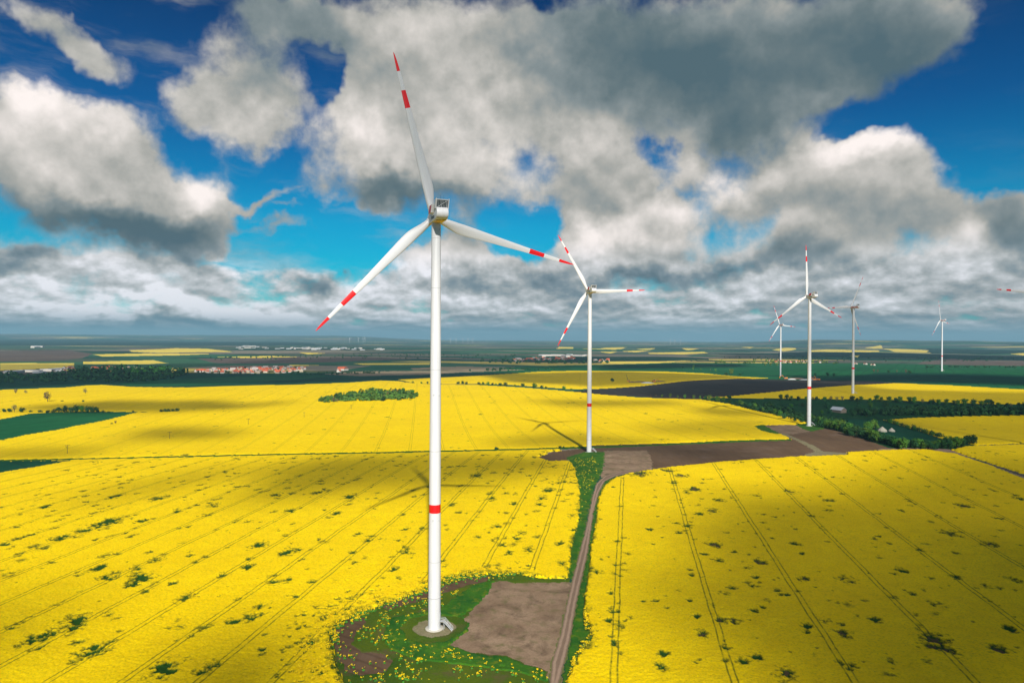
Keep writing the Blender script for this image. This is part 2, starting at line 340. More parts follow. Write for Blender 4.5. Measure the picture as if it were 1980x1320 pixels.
# ------------------------------------------------------------------ the land: one sheet, cut along field edges
# Each entry: name, label, material, crop height, outline (points of the photograph, carried onto the ground)
FLD = []
def fld(name, label, m, h, pts, world=False, **kw):
    FLD.append(dict(name=name, label=label, m=m, h=h, P=np.array(pts, float) if world else poly(pts), **kw))
    return FLD[-1]
#FIELDS

# distant country first, near fields last: a later outline lies over an earlier one
RF_, GR_ = .5, .15
YS = [("narrow yellow rapeseed field at the far left edge behind the sheds", [(0,702),(143,702),(143,710),(57,714),(0,716)]),
 ("long thin yellow rapeseed field behind the left-hand village", [(161,699),(220,698),(297,696),(325,702),(283,704),(161,704)]),
 ("hair-thin yellow rapeseed strip above the left village woods", [(178,685),(283,683),(418,684),(340,687),(198,689)]),
 ("broad pale yellow field highest on the left, below the blue ridge", [(249,677),(339,673),(400,674),(452,680),(311,682),(255,680)]),
 ("yellow sliver of rapeseed right of the brown fallow land", [(418,690),(523,688),(575,690),(480,692)]),
 ("small yellow rapeseed patch left of the tall near turbine, far off", [(577,681),(630,683),(595,685)]),
 ("thin yellow strip above the red roofed village end", [(560,705),(620,706),(560,708)]),
 ("thin yellow line of rapeseed just left of the near tower", [(682,702.5),(831,701.5),(831,704.5),(700,705)]),
 ("tiny pale field beside the second turbine's lower blade tip", [(1080,670.5),(1109,671),(1108,674),(1075,674)]),
 ("pale yellow field right behind the second tower, nearest the horizon", [(1124,674),(1171,672),(1213,671),(1190,676)]),
 ("small pale field below the one behind the second tower", [(1160,680),(1193,679.5),(1180,683)]),
 ("slender pale field right of the second tower", [(1200,679),(1265,677),(1230,681)]),
 ("faint pale strip below the horizon right of the second turbine", [(1231,674),(1269,673),(1250,676)]),
 ("long bright yellow strip midway between the second and third turbines", [(1253,682),(1300,681),(1362,680),(1369,682.5),(1322,685),(1256,684)]),
 ("small pale strip above the long bright one", [(1316,673),(1353,674),(1330,677)]),
 ("yellow strip running along the dark tree line between the turbines", [(1164,699),(1280,698.5),(1353,697),(1262,702.5),(1164,702)]),
 ("pale strip high on the slope left of the fifth turbine", [(1433,671),(1464,671),(1450,673)]),
 ("pale yellow field behind the small fifth turbine tower", [(1493,676),(1522,672),(1538,673),(1540,675),(1515,679)]),
 ("wide pale yellow field on the slope behind the third tower", [(1569,677),(1597,675.5),(1699,677.5),(1701,680),(1645,682),(1569,681)]),
 ("pale yellow field climbing the blue ridge, highest on the right", [(1672,672),(1704,667),(1707,673),(1689,674)]),
 ("pale yellow band on the ridge right of the fourth turbine", [(1708,674.5),(1738,674.5),(1796,677.5),(1791,681),(1730,680)]),
 ("small yellow field under the wide pale one", [(1636,688),(1665,687),(1658,691)]),
 ("yellow sliver at the right edge below the ridge", [(1953,684),(1980,682.5),(2010,683),(1980,687)])]
fld('forest','dark blue forest ridge along the left horizon',M_FOR,6,[(-120,658),(60,656),(200,656),(400,660),(600,663),(620,668),(400,668),(200,668),(-120,668)])
fld('forest','dark forest belt below the right-hand ridge',M_FOR,6,[(1505,683),(1570,680),(1740,684),(1980,690),(2060,694),(1850,693),(1645,691),(1505,690)])
fld('forest','dark forest slope of the ridge at the right edge',M_FOR,6,[(1790,675),(1900,676),(2060,680),(2060,683),(1900,685),(1800,683)])
fld('forest','dark belt of forest behind the second turbine tower',M_FOR,6,[(1010,694),(1150,691),(1340,693),(1380,696),(1200,698),(1010,700)])
fld('fallow_field','mauve brown fallow land at the right edge below the ridge',M_MAU,GR_,[(1784,699),(1839,693),(1888,697),(2060,698),(2060,707),(1864,708),(1770,706)])
fld('fallow_field','brown fallow hillside at the far left',M_MAU,GR_,[(-120,684),(50,677),(130,676),(180,684),(160,692),(100,698),(-120,700)])
fld('fallow_field','dull brown fallow field above the red roofed village',M_MAU,GR_,[(380,693),(560,690),(700,690),(800,694),(640,700),(560,702),(420,702)])
fld('cereal_field','wide green cereal land reaching from the village to the right edge',M_GRN,.3,[(880,713),(1000,709),(1100,706),(1200,704),(1300,701),(1500,702),(1700,703),(2060,710),(2060,756),(1730,744),(1500,737),(1300,722),(1100,720),(900,724)])
fld('cereal_field','dark green cereal land between the left village and the yellow crest',M_GRD,.3,[(-120,728),(200,722),(350,722),(560,720),(900,716),(1000,720),(1000,726),(760,742),(560,748),(400,752),(250,752),(150,750),(-120,760)])
fld('cereal_field','lighter green field under the red roofed village',M_GRN,.3,[(230,741),(330,733),(560,722),(640,726),(560,735),(400,744),(250,746)])
fld('cereal_field','dark green strip of cereal lowest of the right-hand green land',M_GRD,.3,[(1540,735),(1700,720),(1850,722),(2060,727),(2060,746),(1900,740),(1720,741),(1600,738)])
fld('cereal_field','dark green strip behind the middle yellow field on its right side',M_GRD,.3,[(1164,706),(1300,703),(1420,704),(1440,707),(1300,710),(1200,711)])
fld('stubble_field','beige stubble strip left of the near tower',M_BEI,.1,[(628,723),(700,718),(830,717),(985,714),(1020,715),(890,720),(830,724),(700,727)])
fld('stubble_field','beige stubble field behind the near tower',M_BEI,.1,[(792,712),(850,709),(905,708),(980,712),(930,716),(800,715)])
for lab, pts in YS: fld('rapeseed_field', lab, M_RD, .8, pts)
fld('rapeseed_field','middle distance yellow rapeseed field with a site compound, half in cloud shade',M_RF,1.0,[(769,734),(826,731),(871,729),(956,724),(1041,718.5),(1120,716.5),(1278,718),(1367,722),(1429,728),(1489,731),(1433,733),(1367,734),(1300,740),(1233,747),(1189,750),(1144,752),(1100,752),(1040,748),(984,744),(920,742),(854,742),(800,741)], rape=1)
fld('ploughed_field','dark charcoal ploughed field curving behind the second and third turbines',M_DRK,.05,[(1100,757),(1144,753),(1233,748),(1322,737),(1433,731.5),(1540,735),(1645,735),(1740,740),(1655,745),(1573,751),(1500,757),(1433,766),(1389,773),(1322,772),(1256,768),(1167,763)])
fld('rapeseed_field','yellow rapeseed field around the fourth turbine with a sunlit far rim',M_RF,1.0,[(1360,768),(1420,765),(1500,757),(1573,750.5),(1655,744),(1730,740.5),(1839,745),(1980,753),(2060,757),(2060,784),(1980,781),(1912,782),(1815,778),(1718,774),(1621,773),(1500,771),(1420,770)], rape=1)
fld('rough_pasture','dark green overgrown pasture and orchard in the valley right of the third turbine',M_ORC,.3,[(1353,771),(1500,770),(1621,772),(1718,773),(1815,777),(1912,781),(2060,783),(2060,806),(1850,806),(1760,810),(1708,812),(1770,830),(1885,860),(1880,872),(1720,872),(1600,832),(1540,818),(1440,795),(1380,780)])
fld('meadow','smooth dark green meadow with two tents in the hollow',M_GRD,.3,[(1600,808),(1690,812),(1750,824),(1820,846),(1790,860),(1745,858),(1700,840),(1640,828)])
fld('rapeseed_field','big sunlit yellow rapeseed field in the middle with a small wood',M_RM,1.1,[(-150,766),(0,754),(127,749),(170,745),(198,744),(255,748),(368,749),(480,745),(560,744),(673,740),(735,736),(770,737),(800,741),(843,743),(922,744),(1012,749),(1120,758),(1167,763),(1233,768),(1353,772),(1411,781),(1478,798),(1540,809),(1562,818),(1545,822),(1531,851),(1433,853),(1120,865.5),(850,873),(560,879),(130,888),(-150,893)], rape=1)
fld('rapeseed_field','yellow rapeseed field right of the valley hedge, in cloud shade',M_RF,1.1,[(1708,812),(1760,808),(1850,805),(1980,803),(2080,802),(2080,858),(1980,857),(1887,861),(1820,848),(1760,828)], rape=1)
fld('cereal_field','dark green wedge shaped cereal field at the left edge',M_GRN,.4,[(-150,812),(0,811),(60,800),(93,798),(180,796),(266,797),(240,804),(198,814),(150,823),(113,831),(50,841),(0,852),(-150,878)])
fld('ploughed_field','brown ploughed field crossed by the pale track behind the second turbine',M_BRN,.05,[(1120,866),(1144,861),(1433,852.5),(1531,850),(1512,840),(1568,834),(1575,829),(1600,828),(1650,842),(1720,866),(1760,872),(1600,885),(1400,902),(1240,916),(1253,871),(1175,871),(1120,880)])
fld('rapeseed_field','small dull yellow rapeseed field cut off by the right edge beyond the track',M_RF,1.1,[(1840,870),(1870,863),(1980,859.5),(2080,857),(2080,940),(1980,917),(1900,891),(1860,878)], rape=1)
fld('dirt_track','dark earth track running out at the right edge between two rapeseed fields',M_TRK,.03,[(1700,868),(1785,865),(1835,868),(1865,880),(1900,894),(1980,921),(2080,955),(2080,972),(1980,932),(1880,888),(1820,873),(1700,876)])
fld('rapeseed_field','large near rapeseed field on the left with parallel tramlines',M_RL,1.2,[(-200,895),(0,891),(130,889),(560,880),(850,874),(1080,866),(1085,872),(1060,874),(1052,885),(1100,892),(1118,896),(1125,960),(1122,1010),(1108,1060),(1102,1118),(1060,1119),(1000,1110),(960,1112),(900,1109),(860,1120),(830,1138),(780,1160),(735,1170),(690,1188),(655,1205),(640,1235),(648,1275),(668,1330),(680,1500),(-600,1500)], rape=2)
fld('cereal_field','dark green sliver of cereal at the left edge below the hedge strip',M_GRD,.4,[(-200,894),(0,892.5),(60,891.5),(139,891),(100,898),(60,905),(0,915),(-200,950)])
fld('rapeseed_field','large near rapeseed field on the right with bare patches, mostly in cloud shade',M_RR,1.2,[(1085,1400),(1091,1320),(1100,1300),(1110,1285),(1120,1262),(1142,1236),(1135,1205),(1126,1174),(1131,1130),(1136,1104),(1140,1055),(1150,1006),(1154,961),(1162,940),(1178,928),(1220,914.5),(1300,903),(1400,893),(1500,886),(1580,880),(1620,876),(1700,871),(1790,869),(1850,878),(1920,902),(1980,926),(2200,1010),(2600,1200),(2600,1600),(1085,1600)], rape=2)
fld('grass_strip','green grass balk separating the near left field from the big middle field',M_VRG,.5,[(-200,893),(0,889.5),(130,887.3),(560,877.5),(850,871.5),(1120,864),(1300,857.5),(1433,851.5),(1531,849.5),(1531,851.5),(1433,854),(1300,860),(1120,867),(850,875),(560,880.5),(130,890),(0,892.5),(-200,897)])
fld('disturbed_ground','rough grass and bare earth with scattered rapeseed around the nearest tower',M_DST,.15,[(1102,1119),(1060,1119),(1000,1110),(960,1112),(900,1109),(860,1120),(830,1138),(780,1160),(735,1170),(690,1188),(655,1205),(640,1235),(648,1275),(668,1330),(680,1500),(1060,1500),(1060,1290),(1090,1190)])
fld('bare_soil','bare brown soil patch left of the nearest tower',M_BRN,.05,[(642,1235),(652,1210),(675,1195),(705,1193),(708,1204),(690,1222),(680,1245),(700,1262),(735,1262),(760,1275),(745,1300),(700,1305),(672,1300),(655,1275)])
fld('bare_soil','strip of bare soil near the rapeseed edge behind the nearest tower',M_BRN,.05,[(738,1172),(790,1152),(850,1135),(900,1117),(950,1113),(940,1124),(900,1131),(860,1146),(800,1165),(750,1180)])
fld('grass_bank','lush green bank curving round the nearest tower apron',M_VRG,.5,[(745,1215),(760,1195),(800,1185),(850,1180),(885,1150),(925,1128),(955,1122),(950,1135),(935,1165),(890,1192),(930,1196),(910,1225),(868,1248),(925,1266),(980,1272),(1056,1300),(1058,1318),(1000,1300),(930,1290),(860,1282),(800,1275),(760,1258),(742,1238)])
fld('rough_grass','olive rough grass ring around the nearest tower foundation',M_DST,.2,[(775,1212),(790,1197),(830,1188),(880,1192),(903,1196),(905,1210),(890,1225),(865,1240),(820,1245),(785,1235)])
fld('gravel_apron','round pale gravel apron around the nearest tower base',M_APR,.05,[g(840,1213.5)[:2]+7.3*np.array([math.cos(a), math.sin(a)]) for a in np.linspace(0, 6.283, 40)[:-1]], world=True)
fld('gravel_pad','brown gravel crane pad beside the nearest turbine',M_PAD,.04,[(954,1125),(978,1123),(992,1127),(1103,1125),(1104,1200),(1085,1320),(1062,1320),(1058,1297),(978,1268),(919,1261),(866,1248),(905,1220),(908,1205),(896,1196),(926,1167),(943,1146)])
fld('bare_soil','patch of dark bare soil beside the second tower',M_BRN,.05,[(1040,884),(1070,873),(1120,868),(1160,867),(1175,872),(1140,878),(1105,882),(1092,892),(1060,892)])
fld('grass_verge','dark green grass verge between the track and the left rapeseed field',M_VRG,.35,[(1094,884),(1130,874),(1168,873),(1170,880),(1166,905),(1160,922),(1148,940),(1144,958),(1130,1024),(1120,1070),(1106,1119),(1098,1118),(1106,1062),(1118,1008),(1122,960),(1112,905)])
fld('grass_verge','green grass verge along the right side of the track',M_VRG,.35,[(1084,1420),(1086,1318),(1104,1238),(1117,1160),(1138,1066),(1149,989),(1159,951),(1172,929),(1186,924),(1165,945),(1157,965),(1153,1008),(1143,1057),(1138,1106),(1133,1135),(1129,1174),(1138,1205),(1145,1236),(1122,1265),(1112,1288),(1094,1322),(1092,1420)])
fld('gravel_pad','grey brown gravel crane pad beside the second turbine',M_PAD,.04,[(1169,872),(1200,871),(1252,870.5),(1256,880),(1261,891),(1261,906),(1211,912),(1189,922),(1166,926),(1162,918),(1168,900)])
fld('dirt_track','long earth track running from the bottom edge past both crane pads',M_TR2,.03,[(1056,1420),(1061,1320),(1066,1278),(1083,1222),(1096,1160),(1107,1114),(1131,1024),(1145,958),(1152,935),(1168,920),(1200,911),(1262,903),(1262,909),(1216,914),(1190,920),(1170,930),(1159,951),(1149,989),(1138,1066),(1117,1160),(1104,1236),(1083,1320),(1080,1420)])
fld('gravel_pad','small grey gravel crane pad beside the third turbine',M_PAD,.04,[(1476,822),(1538,821),(1552,828),(1567,834),(1540,838.5),(1513,839.5),(1495,832)])
fld('dirt_track','pale dirt track winding from the third turbine pad to the brown field corner',M_APR,.04,[(1507,838),(1516,837),(1550,851),(1580,864),(1590,872),(1640,876),(1640,880),(1560,883),(1555,879),(1576,873),(1560,862),(1535,849)])
fld('grass_verge','dark green grass wedge left of the third turbine pad',M_VRG,.4,[(1458,824),(1476,821.5),(1497,832),(1512,840),(1490,838),(1470,832)])
fld('grass_verge','green grass around the foot of the third turbine',M_VRG,.3,[(1538,820.5),(1562,818),(1600,827),(1570,834),(1552,829)])

# polar sheet: rings packed as the eye sees them, finer near, coarser far
rr = [118.]
while rr[-1] < 45000:
    r = rr[-1]
    if r < 196: d = .8
    elif r < 1500: d = r*r/(CAMZ*683)*.5
    else: d = min(r*r/(CAMZ*683)*.36, r*.012)
    rr.append(r+d)
rr = np.array(rr); aa = np.radians(np.linspace(-43, 43, 1750))
RR, AA = np.meshgrid(rr, aa, indexing='ij')
GX = RR*np.sin(AA); GY = RR*np.cos(AA)
jit = .0003*RR
GX = GX + (vnoise(GX*3.1, GY*3.1, 21)-.5)*np.minimum(jit, .25); GY = GY + (vnoise(GX*2.7, GY*2.7, 22)-.5)*np.minimum(jit, .25)
GZ = H(GX.ravel(), GY.ravel()).reshape(GX.shape)
cx = (GX[:-1, :-1]+GX[1:, 1:])*.5; cy = (GY[:-1, :-1]+GY[1:, 1:])*.5
wob = np.minimum(.0022*np.hypot(cx, cy), 1.1)
ex = cx+(fbm(cx/2.2, cy/2.2, 3, 31)-.5)*3.2*wob; ey = cy+(fbm(cx/2.2, cy/2.2, 3, 32)-.5)*3.2*wob
cls = np.full(cx.shape, -1, np.int32); crad = np.hypot(cx, cy); cang = np.arctan2(cx, cy)
rmid = np.sqrt(rr[:-1]*rr[1:])
for i, f in enumerate(FLD):
    P = f['P']; rP = np.hypot(P[:, 0], P[:, 1]); aP = np.arctan2(P[:, 0], P[:, 1])
    i0 = max(0, np.searchsorted(rr, (rP.min()*math.cos(min(.8, (aP.max()-aP.min())/2)))-4)-1); i1 = np.searchsorted(rr, rP.max()+6)+1
    j0 = max(0, np.searchsorted(aa, aP.min()-.02)-1); j1 = np.searchsorted(aa, aP.max()+.02)+1
    sl_ = (slice(i0, i1), slice(j0, j1))
    ins = inside(P, ex[sl_], ey[sl_]); cls[sl_][ins] = i
hcl = np.array([f['h'] for f in FLD]+[.15])
ch = hcl[cls]
vh = np.full(GX.shape, 99.)
for di in (0, 1):
    for dj in (0, 1):
        v = vh[di:di+ch.shape[0], dj:dj+ch.shape[1]]; np.minimum(v, ch, out=v)
vh[vh > 90] = .15
# how densely the rapeseed stands: bare holes, ragged rims
cover = np.ones(GX.shape, np.float32); soil = np.zeros(GX.shape, np.float32); head = np.ones(GX.shape, np.float32)
def hole(x, y, rx, ry, ang, depth=1., bare=0.):
    r = math.hypot(x, y); a = math.atan2(x, y); m = max(rx, ry)*1.9
    i0, i1 = np.searchsorted(rr, r-m), np.searchsorted(rr, r+m)+1; j0, j1 = np.searchsorted(aa, a-m/r), np.searchsorted(aa, a+m/r)+1
    s_ = (slice(max(i0, 0), i1), slice(max(j0, 0), j1)); gx = GX[s_]; gy = GY[s_]
    if gx.size == 0: return
    dx, dy = gx-x, gy-y; c_, s2 = math.cos(ang), math.sin(ang)
    u = (dx*c_-dy*s2)/rx; v = (dx*s2+dy*c_)/ry       # ang measured from +y towards +x
    d = np.sqrt(u*u+v*v)
    n_ = fbm(gx/1.3, gy/1.3, 3, 41)-.5; n2 = fbm(gx/4., gy/4., 2, 43)-.5
    q = np.clip(1.15-d+n_*1.9+n2*1.2, 0, 1)*depth*(d < 1.8)
    cover[s_] = np.minimum(cover[s_], 1-q*1.1)
    if bare: soil[s_] = np.maximum(soil[s_], (q > .93)*bare)
def pholes(lst, ang, el_=1.5):
    for (px, py, w_) in lst:
        p = g(px, py); r = np.hypot(p[0], p[1]); rad = w_/F*r*.42
        hole(p[0], p[1], rad, rad*el_, ang, 1., .9 if w_ > 26 and ang > .16 else 0)
# holes seen in the photograph (x, y, width)
pholes([(1316,922,34),(1290,912,40),(1240,918,50),(1375,990,30),(1350,996,22),(1392,970,26),(1327,955,22),(1310,1015,22),(1330,1020,26),(1312,1033,20),(1380,1055,34),(1420,1071,22),(1390,1087,26),(1470,1090,30),(1463,960,22),(1528,953,30),
 (1603,970,22),(1602,989,22),(1537,1055,24),(1550,1074,14),(1555,1122,28),(1636,1122,34),(1744,1107,24),(1863,981,28),(1832,1033,36),(1912,1057,30),(1415,1140,22),(1396,1205,30),(1420,1204,30),(1358,1230,28),(1272,1291,24),(1280,1298,26),(1518,1310,50),
 (1804,1240,60),(1825,1258,50),(1633,1232,34),(1558,1215,24),(1562,1228,22),(1693,1204,26),(1810,1172,26),(1928,1260,34),(1950,1220,26),(1905,1138,22),(1726,1284,26),(1463,1275,26),(1345,1195,20),(1288,1156,14),(1332,1165,14),(1520,1153,18),(1342,948,40),(1300,936,24),(1344,1286,18),(1570,1000,16),(1850,1120,22),(1965,1125,26),(1700,1040,16),(1740,990,14),(1765,1152,18),(1930,1005,22),(1965,965,20)], .17, 1.3)
pholes([(480,1100,24),(560,1070,40),(575,1066,26),(500,1058,34),(302,1085,34),(430,1118,26),(190,1102,30),(210,1118,30),(145,1205,60),(80,1237,50),(270,1122,44),(255,1134,26),(30,1213,24),(170,1270,56),(315,1300,60),(400,1298,44),(505,1262,24),(455,1205,30),(530,1130,26),(572,1158,18),(210,1012,50),(170,1028,40),(120,1042,30),(275,1010,24),(415,980,26),(310,965,30),(225,962,26),(530,960,26),(560,990,24),(612,955,24),(675,963,30),(650,995,20),
 (785,1070,34),(712,1048,22),(683,1070,18),(760,1105,24),(920,922,32),(870,905,18),(872,918,16),(872,978,20),(950,967,24),(914,1010,16),(995,976,20),(1048,965,30),(1060,950,30),(1042,978,24),(1005,1035,28),(998,1045,28),(956,1045,22),(1022,1066,24),(1105,1000,20),(1082,1054,20),(983,1075,26),(1040,991,16),(1060,1018,14),(600,1130,20)], .15, 1.6)
for (xa, xb, ya, yb, cnt, ang, s0, s1) in ((-330, 40, 205, 590, 1100, .15, .5, 2.6), (30, 420, 200, 600, 1300, .17, .45, 2.1)):
    for k in range(cnt):
        x = rng.uniform(xa, xb); y = rng.uniform(ya, yb)
        if rng.uniform() < .22:      # gaps along the wheel tracks
            sp_, of_ = ((21., -31-.150*304) if ang == .15 else (35., 30-.171*197.6)); kk = round((x-ang*y-of_)/sp_); x = of_+kk*sp_+ang*y+rng.choice((-1, 1))
        sz = s0+(s1-s0)*rng.uniform(0, 1)**1.7
        hole(x, y, sz, sz*rng.uniform(1, 2.2 if ang == .15 else 1.5), ang+rng.normal(0, .12), rng.uniform(.55, 1.))
# ragged edges of the near crops, headlands without tramlines
for i, f in enumerate(FLD):
    if f.get('rape') == 2:
        P = f['P']; near = RR < 720; d = pdist(P, GX[near], GY[near])
        ins = inside(P, GX[near], GY[near]); d = np.where(ins, d, 0)
        n_ = fbm(GX[near]/2.1, GY[near]/2.1, 3, 51)-.5; n3 = fbm(GX[near]/14, GY[near]/14, 2, 53)
        q = np.clip(1-d/(1.5+6*np.clip(n3-.35, 0, 1))+n_*1.6, 0, 1)*(d < 9)*ins
        cv = cover[near]; cv = np.minimum(cv, 1-.85*q); cover[near] = cv
        hd = head[near]; hd[ins] = np.clip((d[ins]-3)/3, 0, 1)*hd[ins]; head[near] = hd
# thin crop towards the disturbed ground around the towers
for (px, py, rad) in ((655,1190,15),(640,1260,14),(700,1175,12),(620,1215,13),(600,1290,15),(740,1160,10),(850,1120,9),(1000,1106,9),(1090,900,22),(1075,930,12),(1060,880,22),(1110,930,12),(930,1108,8)):
    p = g(px, py)
    for k in range(int(rad*2.6)):
        a = rng.uniform(0, 6.283); q = rad*math.sqrt(rng.uniform(0, 1)); hole(p[0]+q*math.cos(a), p[1]+q*math.sin(a)*1.3, rng.uniform(.4, 1.5), rng.uniform(.5, 1.6), 0, rng.uniform(.5, 1))
fade = 1-sstep(RR, 450, 900)
canopy = np.clip(vh/1.2, 0, 1)
zz = fbm(GX/.9, GY/.9, 2, 61)-.5; z2 = fbm(GX/4.5, GY/4.5, 2, 63)-.5
vh2 = vh*(1-.6*sstep(1-np.clip(cover, 0, 1), .35, 1)) + canopy*fade*(zz*.27+z2*.15)
for i, f in enumerate(FLD):
    if f['m'] is M_TR2:
        near = (RR < 760) & (np.abs(AA) < .3); 
        TRK = (near, np.where(inside(f['P'], GX[near], GY[near]), pdist(f['P'], GX[near], GY[near]), 0))
lat = np.zeros(GX.shape, np.float32); lat[TRK[0]] = TRK[1]
def ruts(slope, space, off, msk):
    t = GX-GY*slope-off; t = (t+space/2) % space-space/2; t = np.abs(np.abs(t)-1.)
    vh2[msk] -= (np.clip(1-t/.55, 0, 1)*fade*head*.55)[msk]
iL = [i for i, f in enumerate(FLD) if f['m'] is M_RL][0]; iR = [i for i, f in enumerate(FLD) if f['m'] is M_RR][0]
vc = np.full(GX.shape, -1); vc[:-1, :-1] = cls
GZ2 = GZ+vh2
nr, na = GX.shape
IDX = np.arange(nr*na).reshape(nr, na)
quads = np.stack([IDX[:-1, :-1], IDX[:-1, 1:], IDX[1:, 1:], IDX[1:, :-1]], -1).reshape(-1, 4)[:, ::-1]
fc = cls.ravel()
PX, PY, PZ = GX.ravel().astype(np.float32), GY.ravel().astype(np.float32), GZ2.ravel().astype(np.float32)
att = dict(cover=cover.ravel(), soil=soil.ravel(), head=head.ravel())
def sheet(name, sel, m, label, attrs):
    q = quads[sel]
    if len(q) == 0: print('EMPTY', label); return
    u, invi = np.unique(q, return_inverse=True); invi = invi.ravel()
    me = bpy.data.meshes.new(name); me.vertices.add(len(u)); me.loops.add(len(invi)); me.polygons.add(len(q))
    co = np.stack([PX[u], PY[u], PZ[u]], -1); me.vertices.foreach_set('co', co.ravel())
    me.loops.foreach_set('vertex_index', invi.astype(np.int32)); me.polygons.foreach_set('loop_start', np.arange(0, 4*len(q), 4, dtype=np.int32))
    me.polygons.foreach_set('use_smooth', np.ones(len(q), bool))
    me.materials.append(m); me.update(calc_edges=True)
    if attrs:
        
        for k, v in att.items(): me.attributes.new(k, 'FLOAT', 'POINT').data.foreach_set('value', (lat.ravel() if m is M_TR2 and k == 'cover' else v)[u])
    o = bpy.data.objects.new(name, me); COL.objects.link(o); tag(o, label, None, None, 'structure'); o['category'] = name.replace('_', ' '); return o
sheet('ground', fc == -1, M_FARM, 'patchwork of distant farmland reaching the horizon', False)
for i, f in enumerate(FLD): sheet(f['name'], fc == i, f['m'], f['label'], f['m'] in (M_TR2, M_RL, M_RR, M_RM, M_RF, M_RD))
def ground_at(x, y): return float(H(np.array([float(x)]), np.array([float(y)]))[0])

# ------------------------------------------------------------------ wind turbines
def paint(name, c, rough=.42):
    m, n, b = mat(name, rough, .45); co = coords(n)
    st = n.new('ShaderNodeMapping'); n.l.new(co, st.inputs[0]); st.inputs['Scale'].default_value = (1.2, 1.2, .06)
    f = n.noise(st.outputs[0], 1.3, 5, .6)
    n.l.new(n.mix(n.mr(f, .40, .75, 0., .7), c, tuple(x*.80 for x in c)), b.inputs['Base Color']); return m
P_WHT = paint('white_turbine_paint', (.64, .635, .635)); P_RED = paint('red_marking_paint', (.72, .004, .006)); P_DKR = paint('dark_red_paint', (.50, .012, .012))
P_GRL = plain('dark_grille', (.03, .045, .05), .5); P_STL = plain('galvanised_steel', (.45, .46, .46), .4); P_CON = plain('foundation_concrete', (.50, .47, .40), .85, .2, .1, 2.)
P_YEL = plain('yellow_reflection_paint', (.80, .50, .01), .5); P_INK = plain('dark_lettering', (.03, .05, .06), .5); P_SEAM = plain('tower_seam', (.36, .36, .36), .6)  # the yellow paints in rapeseed light reflected onto the nacelle underside
class MB:
    def __init__(s): s.v = []; s.f = []; s.mi = []
    def add(s, vs, fs, mi=0):
        k = len(s.v); s.v += [tuple(v) for v in vs]; s.f += [tuple(i+k for i in f) for f in fs]; s.mi += [mi]*len(fs)
    def box(s, c, d, mi=0, rot=None, taper=1.):
        vs = [Vector((sx*d[0]/2*(taper if sz > 0 else 1), sy*d[1]/2*(taper if sz > 0 else 1), sz*d[2]/2)) for sx in (-1, 1) for sy in (-1, 1) for sz in (-1, 1)]
        if rot is not None: vs = [rot @ v for v in vs]
        s.add([v+Vector(c) for v in vs], [(0, 1, 3, 2), (4, 6, 7, 5), (0, 4, 5, 1), (2, 3, 7, 6), (0, 2, 6, 4), (1, 5, 7, 3)], mi)
    def bar(s, a, b, r, n=6, r2=None, mi=0):
        a = Vector(a); b = Vector(b); q = (b-a).to_track_quat('Z', 'Y'); r2 = r if r2 is None else r2; vs = []
        for p, rad in ((a, r), (b, r2)):
            for i in range(n): t = 2*math.pi*i/n; vs.append(p+q @ Vector((rad*math.cos(t), rad*math.sin(t), 0)))
        s.add(vs, [(i, (i+1) % n, n+(i+1) % n, n+i) for i in range(n)]+[tuple(range(n-1, -1, -1)), tuple(range(n, 2*n))], mi)
    def rings(s, rings, mis=None, cap=True):
        k = len(s.v); n = len(rings[0])
        for r in rings: s.v += [tuple(v) for v in r]
        for j in range(len(rings)-1):
            for i in range(n):
                s.f.append((k+j*n+i, k+j*n+(i+1) % n, k+(j+1)*n+(i+1) % n, k+(j+1)*n+i)); s.mi.append(mis[j] if mis else 0)
        if cap:
            s.f.append(tuple(k+i for i in range(n-1, -1, -1))); s.mi.append(mis[0] if mis else 0)
            s.f.append(tuple(k+(len(rings)-1)*n+i for i in range(n))); s.mi.append(mis[-1] if mis else 0)
    def build(s, name, mats, parent=None, smooth=False, auto=None):
        o = meshobj(name, s.v, s.f, mats, parent, s.mi, smooth)
        if auto:
            bm = bmesh.new(); bm.from_mesh(o.data)
            for e in bm.edges:
                if len(e.link_faces) == 2 and e.calc_face_angle(0) > R(auto): e.smooth = False
            bm.to_mesh(o.data); bm.free()
        return o
HUB = 141.5; HTOP = HUB-2.2
def circ(cx, cy, z, r, n=40): return [(cx+r*math.cos(2*math.pi*i/n), cy+r*math.sin(2*math.pi*i/n), z) for i in range(n)]
def tower_mesh():
    b = MB(); zs = [(0, 2.16), (.25, 2.16), (.25, 2.12), (10.6, 2.10), (10.65, 2.16), (10.85, 2.16), (10.9, 2.10), (23, 2.06), (23.13, 2.06), (30, 2.03), (39.9, 2.0), (42.8, 1.99), (61, 1.93), (61.13, 1.93), (80, 1.84), (89, 1.80), (89.13, 1.80), (100, 1.76), (117, 1.68), (117.13, 1.68), (134, 1.61), (134.13, 1.61), (136.5, 1.6), (HTOP-.9, 1.6), (HTOP, 1.62)]
    b.rings([circ(0, 0, z, r) for z, r in zs], [1 if zs[j][0] == 39.9 else 3 if zs[j][0] in (10.65, 23, 61, 89, 117, 134) else 0 for j in range(len(zs)-1)])
    for z, r in ((37.6, 2.03), (80.5, 1.86), (137, 1.64)):
        for a in (60, 125, 240, 300): b.box((r*math.cos(R(a)), r*math.sin(R(a)), z), (.35, .35, .45), 2)
    return b
